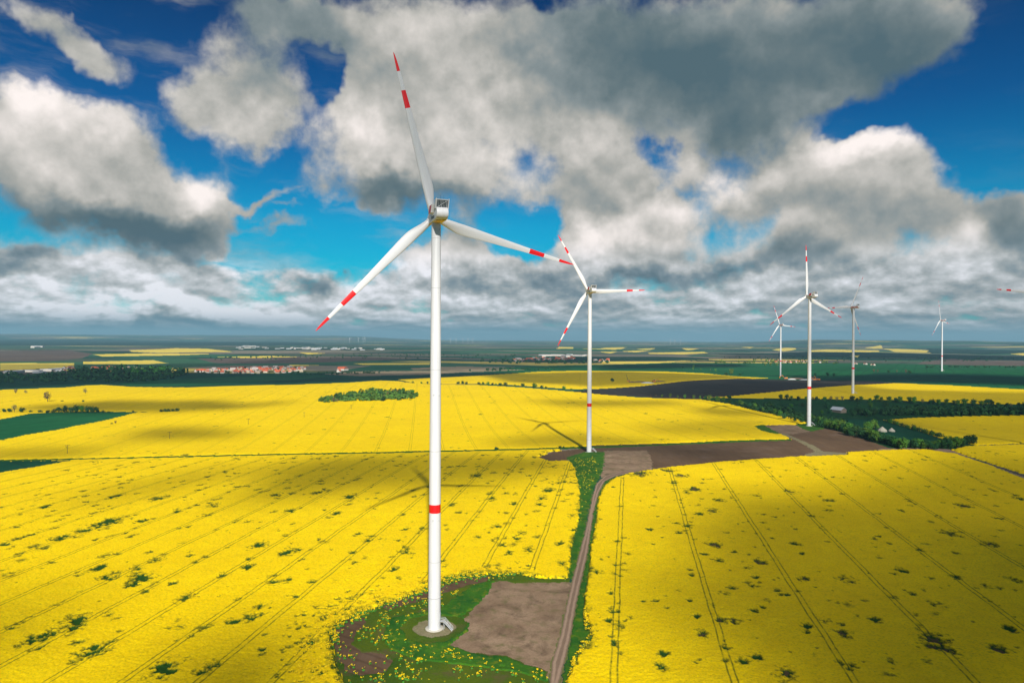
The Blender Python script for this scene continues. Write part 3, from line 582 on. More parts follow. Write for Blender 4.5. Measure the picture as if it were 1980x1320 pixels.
def blade_mesh(L=56., bend=.6):
    b = MB(); NS = 26; n = 20; rings = []; mis = []; pos = [1.2, 2.2, 3.5, 5, 6.5, 8, 9.5, 11, 13, 15, 18, 21, 25, 29, 33, L-18.5, L-18.4, L-12.5, L-12.4, L-9.5, L-6.3, L-6.2, L-4.5, L-3, L-1.6, L-.7, L-.2, L]
    ck = [(1.2, 2.3), (3, 2.33), (4, 2.5), (5, 2.75), (6.5, 3.15), (8, 3.5), (9.5, 3.75), (11, 3.86), (13, 3.82), (15, 3.68), (20, 3.2), (28, 2.55), (37, 1.9), (45, 1.4), (50, 1.08), (53, .8), (55, .48), (56, .1)]
    tk = [(1.2, 2.3), (3, 2.2), (5, 1.9), (8, 1.4), (11, 1.05), (20, .7), (37, .35), (50, .16), (56, .04)]
    ip = lambda T, x: float(np.interp(x*56/L, [a for a, _ in T], [c for _, c in T]))
    for p in pos:
        c = ip(ck, p); t = ip(tk, p); tw = R(13)*(1-min(1, p/34))**1.3; rd = min(1, max(0, (p-2)/7)); off = .5*c-(.5*c*(1-rd)+.30*c*rd)   # leading edge nearly straight
        yb = bend*(p/L)**2; ring = []
        for i in range(n):
            a = 2*math.pi*i/n; x = math.cos(a)*c/2; y = math.sin(a)*t/2*(1-.45*rd*math.cos(a)*1.0 if True else 1)
            x += off; xr = x*math.cos(tw)-y*math.sin(tw); yr = x*math.sin(tw)+y*math.cos(tw); ring.append((xr, yr+yb, p))
        rings.append(ring)
    for j in range(len(pos)-1):
        m_ = (pos[j]+pos[j+1])/2; mis.append(1 if (L-18.45 < m_ < L-12.45 or m_ > L-6.25) else 0)
    b.rings(rings, mis); return b
def text_mesh(txt, size, m, parent, loc, rot, name='lettering'):
    cu = bpy.data.curves.new(name, 'FONT'); cu.body = txt; cu.size = size; cu.align_x = 'CENTER'; cu.align_y = 'CENTER'; cu.extrude = .02; cu.offset = .012
    t = bpy.data.objects.new(name, cu); COL.objects.link(t); dg = bpy.context.evaluated_depsgraph_get(); me = bpy.data.meshes.new_from_object(t.evaluated_get(dg))
    bpy.data.objects.remove(t); me.name = name; me.materials.clear(); me.materials.append(m); o = bpy.data.objects.new(name, me); COL.objects.link(o); o.parent = parent; o.location = loc; o.rotation_euler = rot; return o
def nacelle_mesh(stripe=False):
    # side outline (y forward, z about the hub), swept across the width with rounded long edges
    prof = [(3.5, -1.75), (3.5, .9), (3.2, 1.5), (2.6, 1.75), (-8.2, 1.85), (-9.1, 1.6), (-9.7, .95), (-9.95, .1), (-9.8, -.75), (-9.3, -1.45), (-8.4, -1.9), (-7, -2.05), (-2.5, -2.15), (2.4, -2.15), (3.1, -2.05)]
    b = MB(); rings = []; cyc, czc = -3.2, -.1
    for x, s in ((-1.98, .90), (-1.93, .955), (-1.78, .99), (-1.5, 1.), (1.5, 1.), (1.78, .99), (1.93, .955), (1.98, .90)):
        k = 1-(1-s)*.9; rings.append([(x, cyc+(y-cyc)*(1-(1-s)*.35), czc+(z-czc)*k) for y, z in prof])
    b.rings(rings); return b
def build_turbine(name, x, y, z, yaw, phase, label, style='panel', L=56., bend=.6, door_side=None):
    root = empty(name, (x, y, z), -yaw); tag(root, label, 'wind turbine', 'white wind turbines with red marking bands standing in the rapeseed country')
    f = MB(); f.rings([circ(0, 0, -.6, 3.15), circ(0, 0, .32, 3.1), circ(0, 0, .38, 3.0)]); f.build('foundation', [P_CON], root, True, 40)
    t = tower_mesh().build('tower', [P_WHT, P_RED, P_STL, P_SEAM], root, True, 35); t.location.z = .36
    t.scale.z = (HTOP-.36)/HTOP
    # entrance with stairs: world +x side
    st = empty_child = None
    da = yaw+R(-12) if door_side is None else door_side
    cd = Vector((math.cos(da), math.sin(da), 0)); sd = Vector((-math.sin(da), math.cos(da), 0))
    d = MB(); rot = Matrix.Rotation(da, 3, 'Z'); d.box(cd*2.12+Vector((0, 0, 4.2)), (.14, 1.0, 2.3), 0, rot); d.build('door', [P_STL], t)
    s = MB(); dz = 3.0
    s.box(cd*2.95+Vector((0, 0, dz)), (1.5, 1.5, .1), 0, rot)
    for sg in (-1, 1):
        s.bar(cd*3.6+sd*sg*.62+Vector((0, 0, dz)), cd*6.5+sd*sg*.62+Vector((0, 0, .15)), .1)
        for h_ in (.55, 1.05):
            s.bar(cd*2.2+sd*sg*.7+Vector((0, 0, dz+h_)), cd*3.65+sd*sg*.7+Vector((0, 0, dz+h_)), .05)
            s.bar(cd*3.65+sd*sg*.7+Vector((0, 0, dz+h_)), cd*6.5+sd*sg*.7+Vector((0, 0, .15+h_)), .05)
        for q in (0, .33, .66, 1):
            p = cd*(3.65+2.85*q)+sd*sg*.7+Vector((0, 0, dz+(.15-dz)*q)); s.bar(p, p+Vector((0, 0, 1.05)), .045)
        s.bar(cd*3.5+sd*sg*.6+Vector((0, 0, 0)), cd*3.5+sd*sg*.6+Vector((0, 0, dz)), .06)
    for k in range(13):
        q = (k+.5)/13; s.box(cd*(3.6+2.9*q)+Vector((0, 0, dz+(.15-dz)*q)), (.24, 1.2, .05), 0, rot)
    s.build('stairs', [P_STL], root)
    # head: everything about the hub centre line
    n = nacelle_mesh().build('nacelle', [P_WHT], root, True, 30); n.location.z = HUB
    u = MB(); u.box((0, -4.2, -2.22), (2.6, 4.6, .16)); u.box((.95, -6.9, -2.14), (1.5, 1.2, .3)); u.box((-1.1, 2.0, -2.24), (1.3, 1.6, .2)); u.build('reflection_plate', [P_YEL], n)  # added underside plates; yellow light reflected from the rapeseed is put into their colour
    # cooler: raked frame standing on the back, grille facing aft
    c = MB(); W2, zb, zt, sl_ = 2.25, 1.6, 4.5, -1.2; y0 = -7.0
    def q4(x0, x1, ya, yb, za, zb_, mi):
        c.add([(x0, ya, za), (x1, ya, za), (x1, yb, za), (x0, yb, za), (x0, ya+(zb_-za)*sl_/2.9, zb_), (x1, ya+(zb_-za)*sl_/2.9, zb_), (x1, yb+(zb_-za)*sl_/2.9, zb_), (x0, yb+(zb_-za)*sl_/2.9, zb_)],
              [(0, 3, 2, 1), (4, 5, 6, 7), (0, 1, 5, 4), (2, 3, 7, 6), (1, 2, 6, 5), (3, 0, 4, 7)], mi)
    q4(-W2, -W2+.22, y0-1.5, y0+1.0, zb-.2, zt, 0); q4(W2-.22, W2, y0-1.5, y0+1.0, zb-.2, zt, 0)
    q4(-W2+.22, W2-.22, y0-1.5+(-.0), y0+1., zt-.22, zt-.001, 0)
    c.v = [tuple(v) for v in c.v]; cf = c.build('cooler_frame', [P_WHT], n)
    c = MB(); q4(-W2+.24, W2-.24, y0-.3, y0-.1, zb, zt-.25, 0); 
    c.build('cooler_grille', [P_GRL], n)
    c = MB()
    for k in range(7):
        xx = -W2+.6+k*(2*W2-1.2)/6; c.bar((xx, y0-.55-.15, zb+.1), (xx, y0-.55-1.1, zt-.3), .09 if k % 3 == 0 else .05, 5)
    c.bar((-W2+.5, y0-.85, zb+.1), (W2-.5, y0-1.75, zt-.5), .07, 5); c.build('cooler_brace', [P_STL], n)
    am = MB()
    for xx in (-.5, .65): am = MB(); am.bar((xx, y0-1.2, zt), (xx, y0-1.2, zt+1.5), .05, 5, .02); am.build('wind_sensor', [P_GRL], n)
    if style == 'panel':
        p = MB()
        vs = []
        for xo in (-3.0, -1.9):
            for (yy, zz_) in ((-1.2, .55), (-4.6, .55), (-6.2, 3.0), (-2.8, 3.0)): vs.append((xo, yy, zz_))
        p.add(vs, [(0, 1, 2, 3)[::-1], (4, 5, 6, 7), (0, 1, 5, 4), (1, 2, 6, 5), (2, 3, 7, 6), (3, 0, 4, 7)], 1)
        p.mi[0] = 0; p.build('red_side_panel', [P_DKR, P_WHT], n)
        text_mesh('Vestas', 1.9, P_INK, n, (-2.03, -3.6, -.75), (math.pi/2, 0, -math.pi/2))
    else:
        p = MB(); p.box((-2.02, -3.3, -.62), (.1, 12.6, 1.45)); p.box((2.02, -3.3, -.62), (.1, 12.6, 1.45)); p.build('red_stripe', [P_DKR], n)
        text_mesh('Vestas', 1.3, P_WHT, n, (-2.12, -3.4, -.62), (math.pi/2, 0, -math.pi/2))
    # rotor, tilted five degrees
    tl = R(5); h = MB(); rings = []
    for yy, rad in ((-1.7, 1.45), (-1.55, 1.75), (-.6, 1.95), (.6, 1.92), (1.3, 1.7), (1.9, 1.25), (2.3, .7), (2.45, .2)): rings.append([(rad*math.cos(2*math.pi*i/28), yy, rad*math.sin(2*math.pi*i/28)) for i in range(28)][::-1])
    h.rings(rings); hu = h.build('hub', [P_WHT], root, True, 50); hu.location = (0, 4.9*math.cos(tl), HUB+4.9*math.sin(tl)); hu.rotation_euler = (tl, 0, 0)
    for j in range(3):
        bl = blade_mesh(L, bend).build('blade', [P_WHT, P_RED], hu, True, 60); bl.rotation_euler = (0, phase+j*2*math.pi/3, 0)
        co = MB(); co.bar((0, 0, 1.15), (0, 0, 2.1), 1.27, 24); cc_ = co.build('blade_collar', [P_WHT], bl, True, 50)
    return root
TB = [("biggest wind turbine, in the foreground beside the brown crane pad", -26.2,234.4,-.4,-19,-15.5,'panel',56.,-.3),
 ("second wind turbine, sunlit, at the far end of the earth track", 68.1,598.4,-.4,-16,-32,'panel',56.,.6),
 ("wind turbine with one blade pointing straight up, by the brown ploughed field", 324.9,745.4,5.1,-18,-5.5,'panel',56.,.6),
 ("greyish wind turbine with a red striped nacelle, in yellow rapeseed behind the valley trees", 556.9,1114.,11.,-27,26,'stripe',57.,.6),
 ("small sunlit wind turbine at the far rim of the dark ploughed field", 742.1,1885.4,-3.1,-21,-25,'stripe',57.5,.6),
 ("small lone wind turbine on the green land at the right, seen almost edge on", 1200.,1905.,12.8,-33,-20,'stripe',58.,.6),
 ("wind turbine cut off by the right edge, only one horizontal blade tip showing", 491.,630.,.5,-20,-90+2,'panel',56.,.6)]
for k, (lab, x, y, z, yaw, ph, stl, L, bd) in enumerate(TB):
    z = ground_at(x, y) if k > 5 else z
    build_turbine('wind_turbine', x, y, z, R(yaw), R(ph), lab, stl, L, bd)
# farthest turbines on the horizon: light single-mesh parts
def far_turbine(px, ytop, yaw, ph, label, s=1.):
    d = ray(px, ytop+0.0); T = 11500.; hl = math.hypot(d[0], d[1]); x, y = d[0]/hl*T, d[1]/hl*T; z = ground_at(x, y)
    zt = CAMZ+d[2]/hl*T; sc = max(.55, min(1.5, (zt-z)/HUB))
    root = empty('wind_turbine', (x, y, z), -yaw, sc); tag(root, label, 'wind turbine', 'tiny wind turbines on the far horizon')
    t = MB(); t.rings([circ(0, 0, zz_, r, 8) for zz_, r in ((-3, 3.2), (60, 2.8), (HTOP, 2.4))]); t.build('tower', [P_WHT], root, True)
    n = MB(); n.box((0, -3, HUB), (4.4, 13, 4.4)); n.build('nacelle', [P_WHT], root)
    h = MB(); h.box((0, 5, HUB), (4, 3, 4), 0); hu = h.build('hub', [P_WHT], root)
    for j in range(3):
        b = MB(); b.add([(-1.4, 0, 1), (2.2, 0, 10), (1.2, 0, 56), (0, 0, 56), (-1.4, .8, 10), (1.4, .8, 1)], [(0, 1, 2, 3), (5, 4, 3, 2), (0, 4, 5), (1, 5, 2), (0, 3, 4), (0, 5, 1)])
        o = b.build('blade', [P_WHT], root); o.location = (0, 6, HUB); o.rotation_euler = (0, ph+j*2.0944, 0)
FT = [(676,661.5,'leftmost of the tiny turbines left of the nearest tower'),(693,662,'middle one of the tiny turbines left of the nearest tower'),(702,661,'tiny turbine just left of the rightmost one, left of the nearest tower'),(706,662,'rightmost of the tiny turbines left of the nearest tower'),
 (871,659,'tiny horizon turbine nearest to the right of the nearest tower'),(882,659.5,'second tiny horizon turbine right of the nearest tower'),(895,661,'third tiny horizon turbine right of the nearest tower'),(905,661.5,'fourth tiny horizon turbine right of the nearest tower'),(914,661.5,'fifth tiny horizon turbine right of the nearest tower'),
 (1296,660,'left one of the three hair-thin horizon turbines midway right of the second turbine'),(1305,658.5,'middle one of the three hair-thin horizon turbines midway right of the second turbine'),(1316,660,'right one of the three hair-thin horizon turbines midway right of the second turbine')]
for k, (px, yt, lab) in enumerate(FT): far_turbine(px, yt, R(-20), R(rng.uniform(-60, 60)), lab)

# ------------------------------------------------------------------ trees and bushes
def leaf_mat(name, a, bb):
    m, n, b = mat(name, .8, .2); co = coords(n)
    oi = n.new('ShaderNodeObjectInfo').outputs['Random']
    f = n.noise(co, .9, 3, .6); c = n.mix(n.mr(f, .3, .7), a, bb)
    hs = n.new('ShaderNodeHueSaturation'); n.l.new(c, hs.inputs['Color']); n.l.new(n.mr(oi, 0., 1., .47, .525), hs.inputs['Hue']); n.l.new(n.mr(oi, 0., 1., .75, 1.35), hs.inputs['Value'])
    n.l.new(hs.outputs[0], b.inputs['Base Color']); return m
L_DK = leaf_mat('dark_leaves', (.010, .050, .014), (.022, .085, .020)); L_MD = leaf_mat('green_leaves', (.03, .10, .012), (.075, .17, .014))
L_LM = leaf_mat('spring_leaves', (.07, .16, .018), (.13, .22, .03)); L_BR = leaf_mat('budding_twigs', (.10, .085, .04), (.17, .14, .06))
L_OL = leaf_mat('olive_leaves', (.04, .085, .012), (.09, .14, .02))
BARK = plain('bark', (.06, .045, .03), .9, .1)
def crown_mb(h, wd, nl, leaf, seed, low=.22):
    r_ = random.Random(seed); b = MB(); lobes = []
    for k in range(9):
        a = r_.uniform(0, 6.28); q = r_.uniform(.1, .62)*wd/2; lobes.append((q*math.cos(a), q*math.sin(a), h*r_.uniform(low+.18, .85), wd*r_.uniform(.20, .33)))
    lobes.append((0, 0, h*.66, wd*.36))
    for k in range(nl):
        lx, ly, lz, lr = lobes[k % len(lobes)]
        d = Vector((r_.gauss(0, 1), r_.gauss(0, 1), r_.gauss(0, .9))).normalized()*lr*(r_.uniform(.45, 1.08))
        p = Vector((lx, ly, lz))+d; p.z = max(p.z, h*low*.6)
        n_ = (d.normalized()+Vector((r_.uniform(-.7, .7), r_.uniform(-.7, .7), r_.uniform(-.2, .9)))).normalized(); q = n_.to_track_quat('Z', 'Y'); s = leaf*r_.uniform(.6, 1.35)
        vs = [p+q @ Vector((s*math.cos(t)*r_.uniform(.6, 1.), s*math.sin(t)*r_.uniform(.6, 1.), 0)) for t in (0, 1.26, 2.5, 3.77, 5.0)]
        b.add(vs, [(0, 1, 2, 3, 4)])
    return b
def trunk_mb(h, seed, th=.05):
    r_ = random.Random(seed); b = MB(); b.bar((0, 0, -.3), (0, 0, h*.5), h*.03, 7, h*.018)
    for k in range(7):
        a = r_.uniform(0, 6.28); z0 = h*r_.uniform(.2, .48); b.bar((0, 0, z0), (math.cos(a)*h*.22, math.sin(a)*h*.22, z0+h*r_.uniform(.2, .34)), h*.013, 5, h*.004)
    return b
PROTO = {}
def proto(kind, h, wd, nl, leaf, m, seed, low=.22, bush=False):
    c = crown_mb(h, wd, nl, leaf, seed, low); t = trunk_mb(h, seed)
    def mk(b, nm, mt):
        me = bpy.data.meshes.new(nm); me.from_pydata(b.v, [], b.f); me.materials.append(mt); me.update(); return me
    PROTO.setdefault(kind, []).append((mk(c, 'crown', m), mk(t, 'trunk', BARK)))
for s in range(3):
    proto('dark', 10, 10, 520, .62, L_DK, 10+s, .12); proto('green', 10, 9.5, 520, .60, L_MD, 20+s, .14); proto('lime', 10, 9, 460, .58, L_LM, 30+s, .14)
    proto('bare', 10, 8, 230, .42, L_BR, 40+s, .25); proto('bush', 10, 17, 460, .9, L_DK, 50+s, .0); proto('gbush', 10, 17, 460, .9, L_MD, 60+s, .0)
NT_ = [0]
def tree(px, py, hpx, kind, label, group=None, name='tree', xyz=None):
    p = g(px, py) if xyz is None else xyz; d = math.hypot(p[0], p[1]); h = hpx/F*d if xyz is None else hpx
    c, t = PROTO[kind][random.randrange(3)]; r = empty(name, tuple(p), random.uniform(0, 6.28), h/10.*random.uniform(.92, 1.08)); r.scale.x *= random.uniform(.85, 1.2)
    tag(r, label, 'bush' if name == 'bush' else 'tree', group)
    for nm, me in (('crown', c), ('trunk', t)):
        o = bpy.data.objects.new(nm, me); COL.objects.link(o); o.parent = r
    NT_[0] += 1
def sprinkle(outline, n, hpx, kinds, label, group, name='tree', mind=0):
    xs = [p[0] for p in outline]; ys = [p[1] for p in outline]; P = np.array(outline, float); k = 0; it = 0; got = []
    while k < n and it < n*60:
        it += 1; x = random.uniform(min(xs), max(xs)); y = random.uniform(min(ys), max(ys))
        if not inside(P, np.array([x]), np.array([y]))[0]: continue
        if any((x-a)**2+((y-b)*3)**2 < mind*mind for a, b in got): continue
        got.append((x, y)); kd = random.choice(kinds); tree(x, y, random.uniform(*hpx), kd, label[kd] if isinstance(label, dict) else label, group, name); k += 1
def row(pts, n, hpx, kinds, label, group, name='tree', jy=1.):
    seg = [math.dist(pts[i], pts[i+1]) for i in range(len(pts)-1)]; T = sum(seg)
    for k in range(n):
        q = (k+random.uniform(.15, .85))/n*T; i = 0
        while i < len(seg)-1 and q > seg[i]: q -= seg[i]; i += 1
        a, b = pts[i], pts[i+1]; u = min(1, q/seg[i]); kd = random.choice(kinds)
        tree(a[0]+(b[0]-a[0])*u, a[1]+(b[1]-a[1])*u+random.uniform(-jy, jy), random.uniform(*hpx), kd, label[kd] if isinstance(label, dict) else label, group, name)
def lab(s): return dict(dark=f'dark green leafy tree {s}', green=f'fresh green leafy tree {s}', lime=f'light green spring tree {s}', bare=f'brownish budding tree {s}', bush=f'low dark green bush {s}', gbush=f'low fresh green bush {s}')
# the little wood in the middle field
sprinkle([(604,779),(640,769),(680,763),(715,758),(782,758),(809,763),(806,771),(770,776),(690,778),(620,781)], 55, (8, 11.5), ['green','dark','dark','bare','green','lime'], lab('in the small wood inside the big middle rapeseed field'), 'trees of the small wood in the middle field', mind=6)
# valley right of the third turbine
row([(1578,822),(1620,833),(1665,846),(1700,855),(1750,868)], 34, (13, 20), ['dark','green','dark','green'], lab('in the dense row along the brown ploughed field'), 'trees of the row beside the ploughed field', jy=2.5)
row([(1500,806),(1545,815),(1590,818),(1650,836),(1690,848)], 22, (10, 15), ['dark','green'], lab('behind the row bordering the brown ploughed field'), 'trees behind the row beside the ploughed field', jy=3)
sprinkle([(1660,835),(1690,828),(1700,834),(1690,842)], 5, (14, 18), ['green','lime'], lab('beside the pale tents in the hollow'), 'trees by the tents')
row([(1760,868),(1800,867),(1850,864),(1882,859)], 22, (12, 17), ['dark','dark','green'], lab('in the corner clump of the shaded right-hand rapeseed field'), 'trees of the corner clump on the right', jy=2.5)
row([(1712,815),(1750,826),(1790,838),(1830,850),(1850,858)], 20, (5, 8), ['bush','gbush'], lab('in the hedge along the sunken lane'), 'bushes of the hedge along the sunken lane', 'bush', jy=.8)
row([(1500,774),(1560,774),(1621,776),(1718,778),(1815,782),(1912,786),(2000,788)], 40, (7, 12), ['dark','green','bare','dark','green'], lab('in the row below the rapeseed field of the fourth turbine'), 'trees of the row under the far right rapeseed field', jy=1.2)
row([(1640,803),(1760,803),(1860,802),(2000,801)], 24, (9, 14), ['dark'], lab('in the dark belt above the shaded right-hand rapeseed field'), 'trees of the dark belt on the right', jy=3)
sprinkle([(1420,778),(1500,780),(1700,784),(1880,790),(1880,797),(1700,797),(1520,803),(1440,788)], 28, (5, 9), ['dark','green','bush'], lab('scattered over the overgrown orchard in the valley'), 'trees of the overgrown orchard', mind=12)
row([(1360,774),(1400,778),(1440,786),(1490,800),(1530,808)], 15, (8, 12), ['green','dark','lime'], lab('along the lower rim of the orchard beside the big middle field'), 'trees between orchard and middle field', jy=1.5)
for x, y, h_, k_ in ((1258,767,4,'bare'),(1268,767,5,'bare'),(1280,768,6,'lime'),(1296,768.5,7,'lime'),(1310,769,5,'lime'),(1324,770,7,'lime'),(1342,771,7,'lime'),(1354,771,6,'lime'),(1294,769,4,'bare'),(1371,775,11,'lime'),(1385,776,10,'green'),(1410,772,9,'dark')):
    tree(x, y, h_, k_, lab('in the broken row below the dark ploughed field')[k_], 'trees below the dark ploughed field')
# bushes between the middle and the far rapeseed
for x, y, h_ in ((783,740,3),(798,741,3.5),(815,742,4),(827,741,3),(886,742,5),(895,742,5),(902,742.5,4),(926,744,5),(934,744,5),(943,744.5,6),(952,744.5,5),(958,745,4),(968,746,5),(978,746,6),(995,747,4),(1011,747,6),(1034,749,8),(1048,750,5),(1056,751,4),(1091,753,7),(1104,755,4),(1125,757,4)):
    tree(x, y, h_, random.choice(['bush','gbush']), 'small dark bush on the boundary behind the big middle field', 'bushes behind the middle field', 'bush')
tree(92, 777.5, 19, 'bare', 'lone broad brownish tree standing in the left rapeseed, biggest there')
tree(165, 762, 11, 'bare', 'bare thin tree in the left rapeseed farther back than the lone broad tree')
tree(30, 762, 9, 'bare', 'left bare tree of the pair at the far left rim'); tree(50, 762, 8, 'bare', 'right bare tree of the pair at the far left rim')
tree(223, 820, 7, 'bare', 'small brown shrub tree alone in the yellow below the green wedge'); tree(217, 821, 3, 'bush', 'tiny bush touching the small brown shrub tree', None, 'bush')
tree(120, 777, 3, 'bush', 'tiny bush just right of the lone broad tree', None, 'bush'); tree(161, 777.5, 3.5, 'bush', 'low bush farther right of the lone broad tree', None, 'bush')
for x in (313, 320, 327, 334, 341): tree(x, 797.5-(x-313)*.05, 5.5, 'bush', 'low bush of the dark clump alone in the left middle rapeseed', 'bushes of the lone dark clump', 'bush')
for x, y, h_, k_ in ((-5,798,12,'bare'),(8,798,7,'dark'),(18,798,8,'dark'),(28,798,14,'bare'),(43,798,9,'dark'),(60,798,4,'bush'),(78,798,4,'bush'),(92,798,5,'bush'),(104,798,6,'bush'),(114,798,10,'dark'),(125,798,13,'dark'),(137,798,11,'dark'),(149,798,13,'dark'),(158,798,12,'green'),(170,798,13,'dark'),(181,798,11,'dark'),(188,798,8,'dark'),(200,798,4,'bush'),(210,798,3,'bush'),(258,797,3,'bush')):
    tree(x, y, h_, k_, lab('in the hedgerow along the top of the green wedge field')[k_], 'hedgerow of the green wedge field', 'bush' if k_ == 'bush' else 'tree')
for x, y, h_ in ((320,885.3,4),(325,885.5,3.5),(958,868.5,5),(963,868.5,4),(1083,866,5),(1090,866,4)): tree(x, y+1, h_, 'bush', 'small bush on the green balk across the middle', 'bushes on the green balk', 'bush')
tree(1184, 739, 8, 'dark', 'single round dark tree in the far rapeseed beside the site compound')
for x, y, h_, k_ in ((1340,715,5,'lime'),(1355,716,4,'lime'),(1374,717,4,'bare'),(1383,718,5,'lime'),(1415,724,11,'lime'),(1404,725,4,'bush'),(1432,726,4,'bush'),(1690,721,7,'bare'),(1697,721,6,'bare'),(1718,721,5,'dark'),(1734,721,6,'bare'),(1752,722,8,'bare'),(1758,722,5,'dark'),(1600,727,7,'dark'),(1612,727,6,'dark'),(1576,726,5,'dark'),(1480,707,5,'lime'),(1490,707,5,'lime'),(1502,707,5,'lime'),(1320,712,4,'dark'),(1341,711,5,'lime')):
    tree(x, y, h_, k_, lab('standing alone or in twos on the green land far right')[k_], 'scattered trees on the far green land', 'bush' if k_ == 'bush' else 'tree')
# woods too far off to count
def far_wood(label, outline, n, hpx, m):
    r_ = random.Random(len(outline)*7+n); b = MB(); P = np.array(outline, float); xs, ys = P[:, 0], P[:, 1]; k = 0
    while k < n:
        x = r_.uniform(xs.min(), xs.max()); y = r_.uniform(ys.min(), ys.max())
        if not inside(P, np.array([x]), np.array([y]))[0]: continue
        k += 1; p = g(x, y); h = r_.uniform(*hpx)/F*math.hypot(p[0], p[1])
        for q in range(26):
            d = Vector((r_.gauss(0, 1), r_.gauss(0, 1), r_.gauss(0, 1))).normalized()*h*.5*r_.uniform(.5, 1); c = Vector(p)+Vector((d.x*1.2, d.y*1.2, max(.1*h, h*.5+d.z)))
            qd = (d.normalized()+Vector((r_.uniform(-.5, .5), r_.uniform(-.5, .5), .3))).normalized().to_track_quat('Z', 'Y'); s = h*.2*r_.uniform(.6, 1.3)
            b.add([c+qd @ Vector((s*math.cos(t), s*math.sin(t), 0)) for t in (0, 1.4, 2.7, 4.1, 5.2)], [(0, 1, 2, 3, 4)])
    o = b.build('woodland', [m], None); tag(o, label, 'woodland', None, 'stuff')
far_wood('undergrowth and inner trees of the small wood in the middle field', [(610,778),(650,768),(690,762),(720,759),(782,759),(806,763),(800,771),(770,775),(690,777)], 190, (7.5, 10.5), L_OL)
far_wood('dense dark belt of trees and scrub above the shaded right-hand rapeseed field', [(1640,805),(1660,796),(1760,793),(1880,794),(2050,792),(2050,803),(1850,804)], 150, (7, 11), L_DK)
far_wood('dark scrub filling the lower valley behind the tree row', [(1420,783),(1480,783),(1560,803),(1640,818),(1600,822),(1540,812),(1470,798)], 110, (6, 9), L_DK)
far_wood('dark wood in front of the left village, below its roofs', [(135,738),(135,722),(160,717),(250,715),(345,716),(362,724),(330,734),(250,739)], 150, (7, 12), L_DK)
far_wood('dark flat wood along the left edge in front of the yellow crest', [(-60,742),(-60,724),(60,726),(135,724),(135,740)], 90, (6, 9), L_DK)
far_wood('light green trees at the right end of the left village wood', [(235,722),(270,717),(320,717),(322,724),(280,728)], 22, (8, 11), L_MD)
far_wood('tree line right of the red roofed village', [(560,723),(700,720),(740,721),(740,722.5),(600,725)], 40, (3, 4.5), L_DK)
far_wood('dark trees on the beige field edge behind the near tower', [(900,717),(960,714),(1010,713),(1080,713),(1080,715),(920,718)], 34, (3, 5), L_DK)
far_wood('long dark wood behind the village near the second turbine', [(930,698),(1000,697),(1120,700),(1180,700),(1180,703),(1000,703),(930,701)], 80, (4, 6), L_DK)
far_wood('pale budding trees along the river far right', [(1360,701),(1440,698),(1560,699),(1640,703),(1560,704),(1400,703)], 60, (3, 5.5), L_LM)
far_wood('dark tree line before the mauve fallow land at the right edge', [(1785,709),(1900,709),(2050,711),(2050,713),(1900,711),(1785,710.5)], 60, (2.5, 3.5), L_DK)
far_wood('trees among the roofs of the red roofed village', [(355,719),(430,714),(500,712),(590,711),(590,722),(420,723),(355,723)], 60, (3, 5), L_DK)
far_wood('scattered hedges of the far plain behind the near tower', [(400,692),(700,685),(1000,686),(1000,694),(700,694),(400,697)], 110, (2, 3.5), L_DK)
far_wood('dark copses between the plain fields far right', [(1400,690),(1700,692),(1980,692),(1980,698),(1700,700),(1400,696)], 90, (2, 3.5), L_DK)

# ------------------------------------------------------------------ villages
ROOFS = [plain('clay_roof', (.50, .11, .05), .8, .2, .15), plain('brown_roof', (.22, .10, .07), .8), plain('pale_roof', (.42, .36, .33), .8)]
WALLS = [plain('white_render', (.55, .50, .44), .85, .2), plain('cream_render', (.42, .34, .25), .85, .2)]; STEEL = plain('pale_sheet_metal', (.50, .51, .51), .5); GLS = plain('window_glass', (.05, .07, .09), .2, .5)
HPROT = []
def mesh_of(b, nm, m):
    me = bpy.data.meshes.new(nm); me.from_pydata(b.v, [], b.f); me.materials.append(m); me.update(); return me
def house_parts(w_, l_, h_, rh, rm, wm):
    a = MB(); a.box((0, 0, h_/2-.5), (w_, l_, h_+1)); a.add([(-w_/2, -l_/2, h_), (w_/2, -l_/2, h_), (0, -l_/2, h_+rh), (-w_/2, l_/2, h_), (w_/2, l_/2, h_), (0, l_/2, h_+rh)], [(0, 1, 2), (3, 5, 4)])
    r = MB(); o = .5
    r.add([(-w_/2-o, -l_/2-o, h_-.3), (0, -l_/2-o, h_+rh+.2), (0, l_/2+o, h_+rh+.2), (-w_/2-o, l_/2+o, h_-.3), (w_/2+o, -l_/2-o, h_-.3), (w_/2+o, l_/2+o, h_-.3),
           (-w_/2-o, -l_/2-o, h_-.1), (0, -l_/2-o, h_+rh+.45), (0, l_/2+o, h_+rh+.45), (-w_/2-o, l_/2+o, h_-.1), (w_/2+o, -l_/2-o, h_-.1), (w_/2+o, l_/2+o, h_-.1)],
          [(0, 3, 2, 1), (1, 2, 5, 4), (6, 7, 8, 9), (7, 10, 11, 8), (0, 1, 7, 6), (1, 4, 10, 7), (3, 9, 8, 2), (2, 8, 11, 5), (0, 6, 9, 3), (4, 5, 11, 10)])
    wn_ = MB()
    for sx in (-1, 1):
        for k in range(3): wn_.box((sx*w_/2, -l_/3+k*l_/3, h_*.55), (.12, 1.3, 1.5))
    for sy in (-1, 1):
        for k in (-1, 1): wn_.box((k*w_/4, sy*l_/2, h_*.55), (1.3, .12, 1.5))
    return [('wall', mesh_of(a, 'wall', wm)), ('roof', mesh_of(r, 'roof', rm)), ('windows', mesh_of(wn_, 'windows', GLS))]
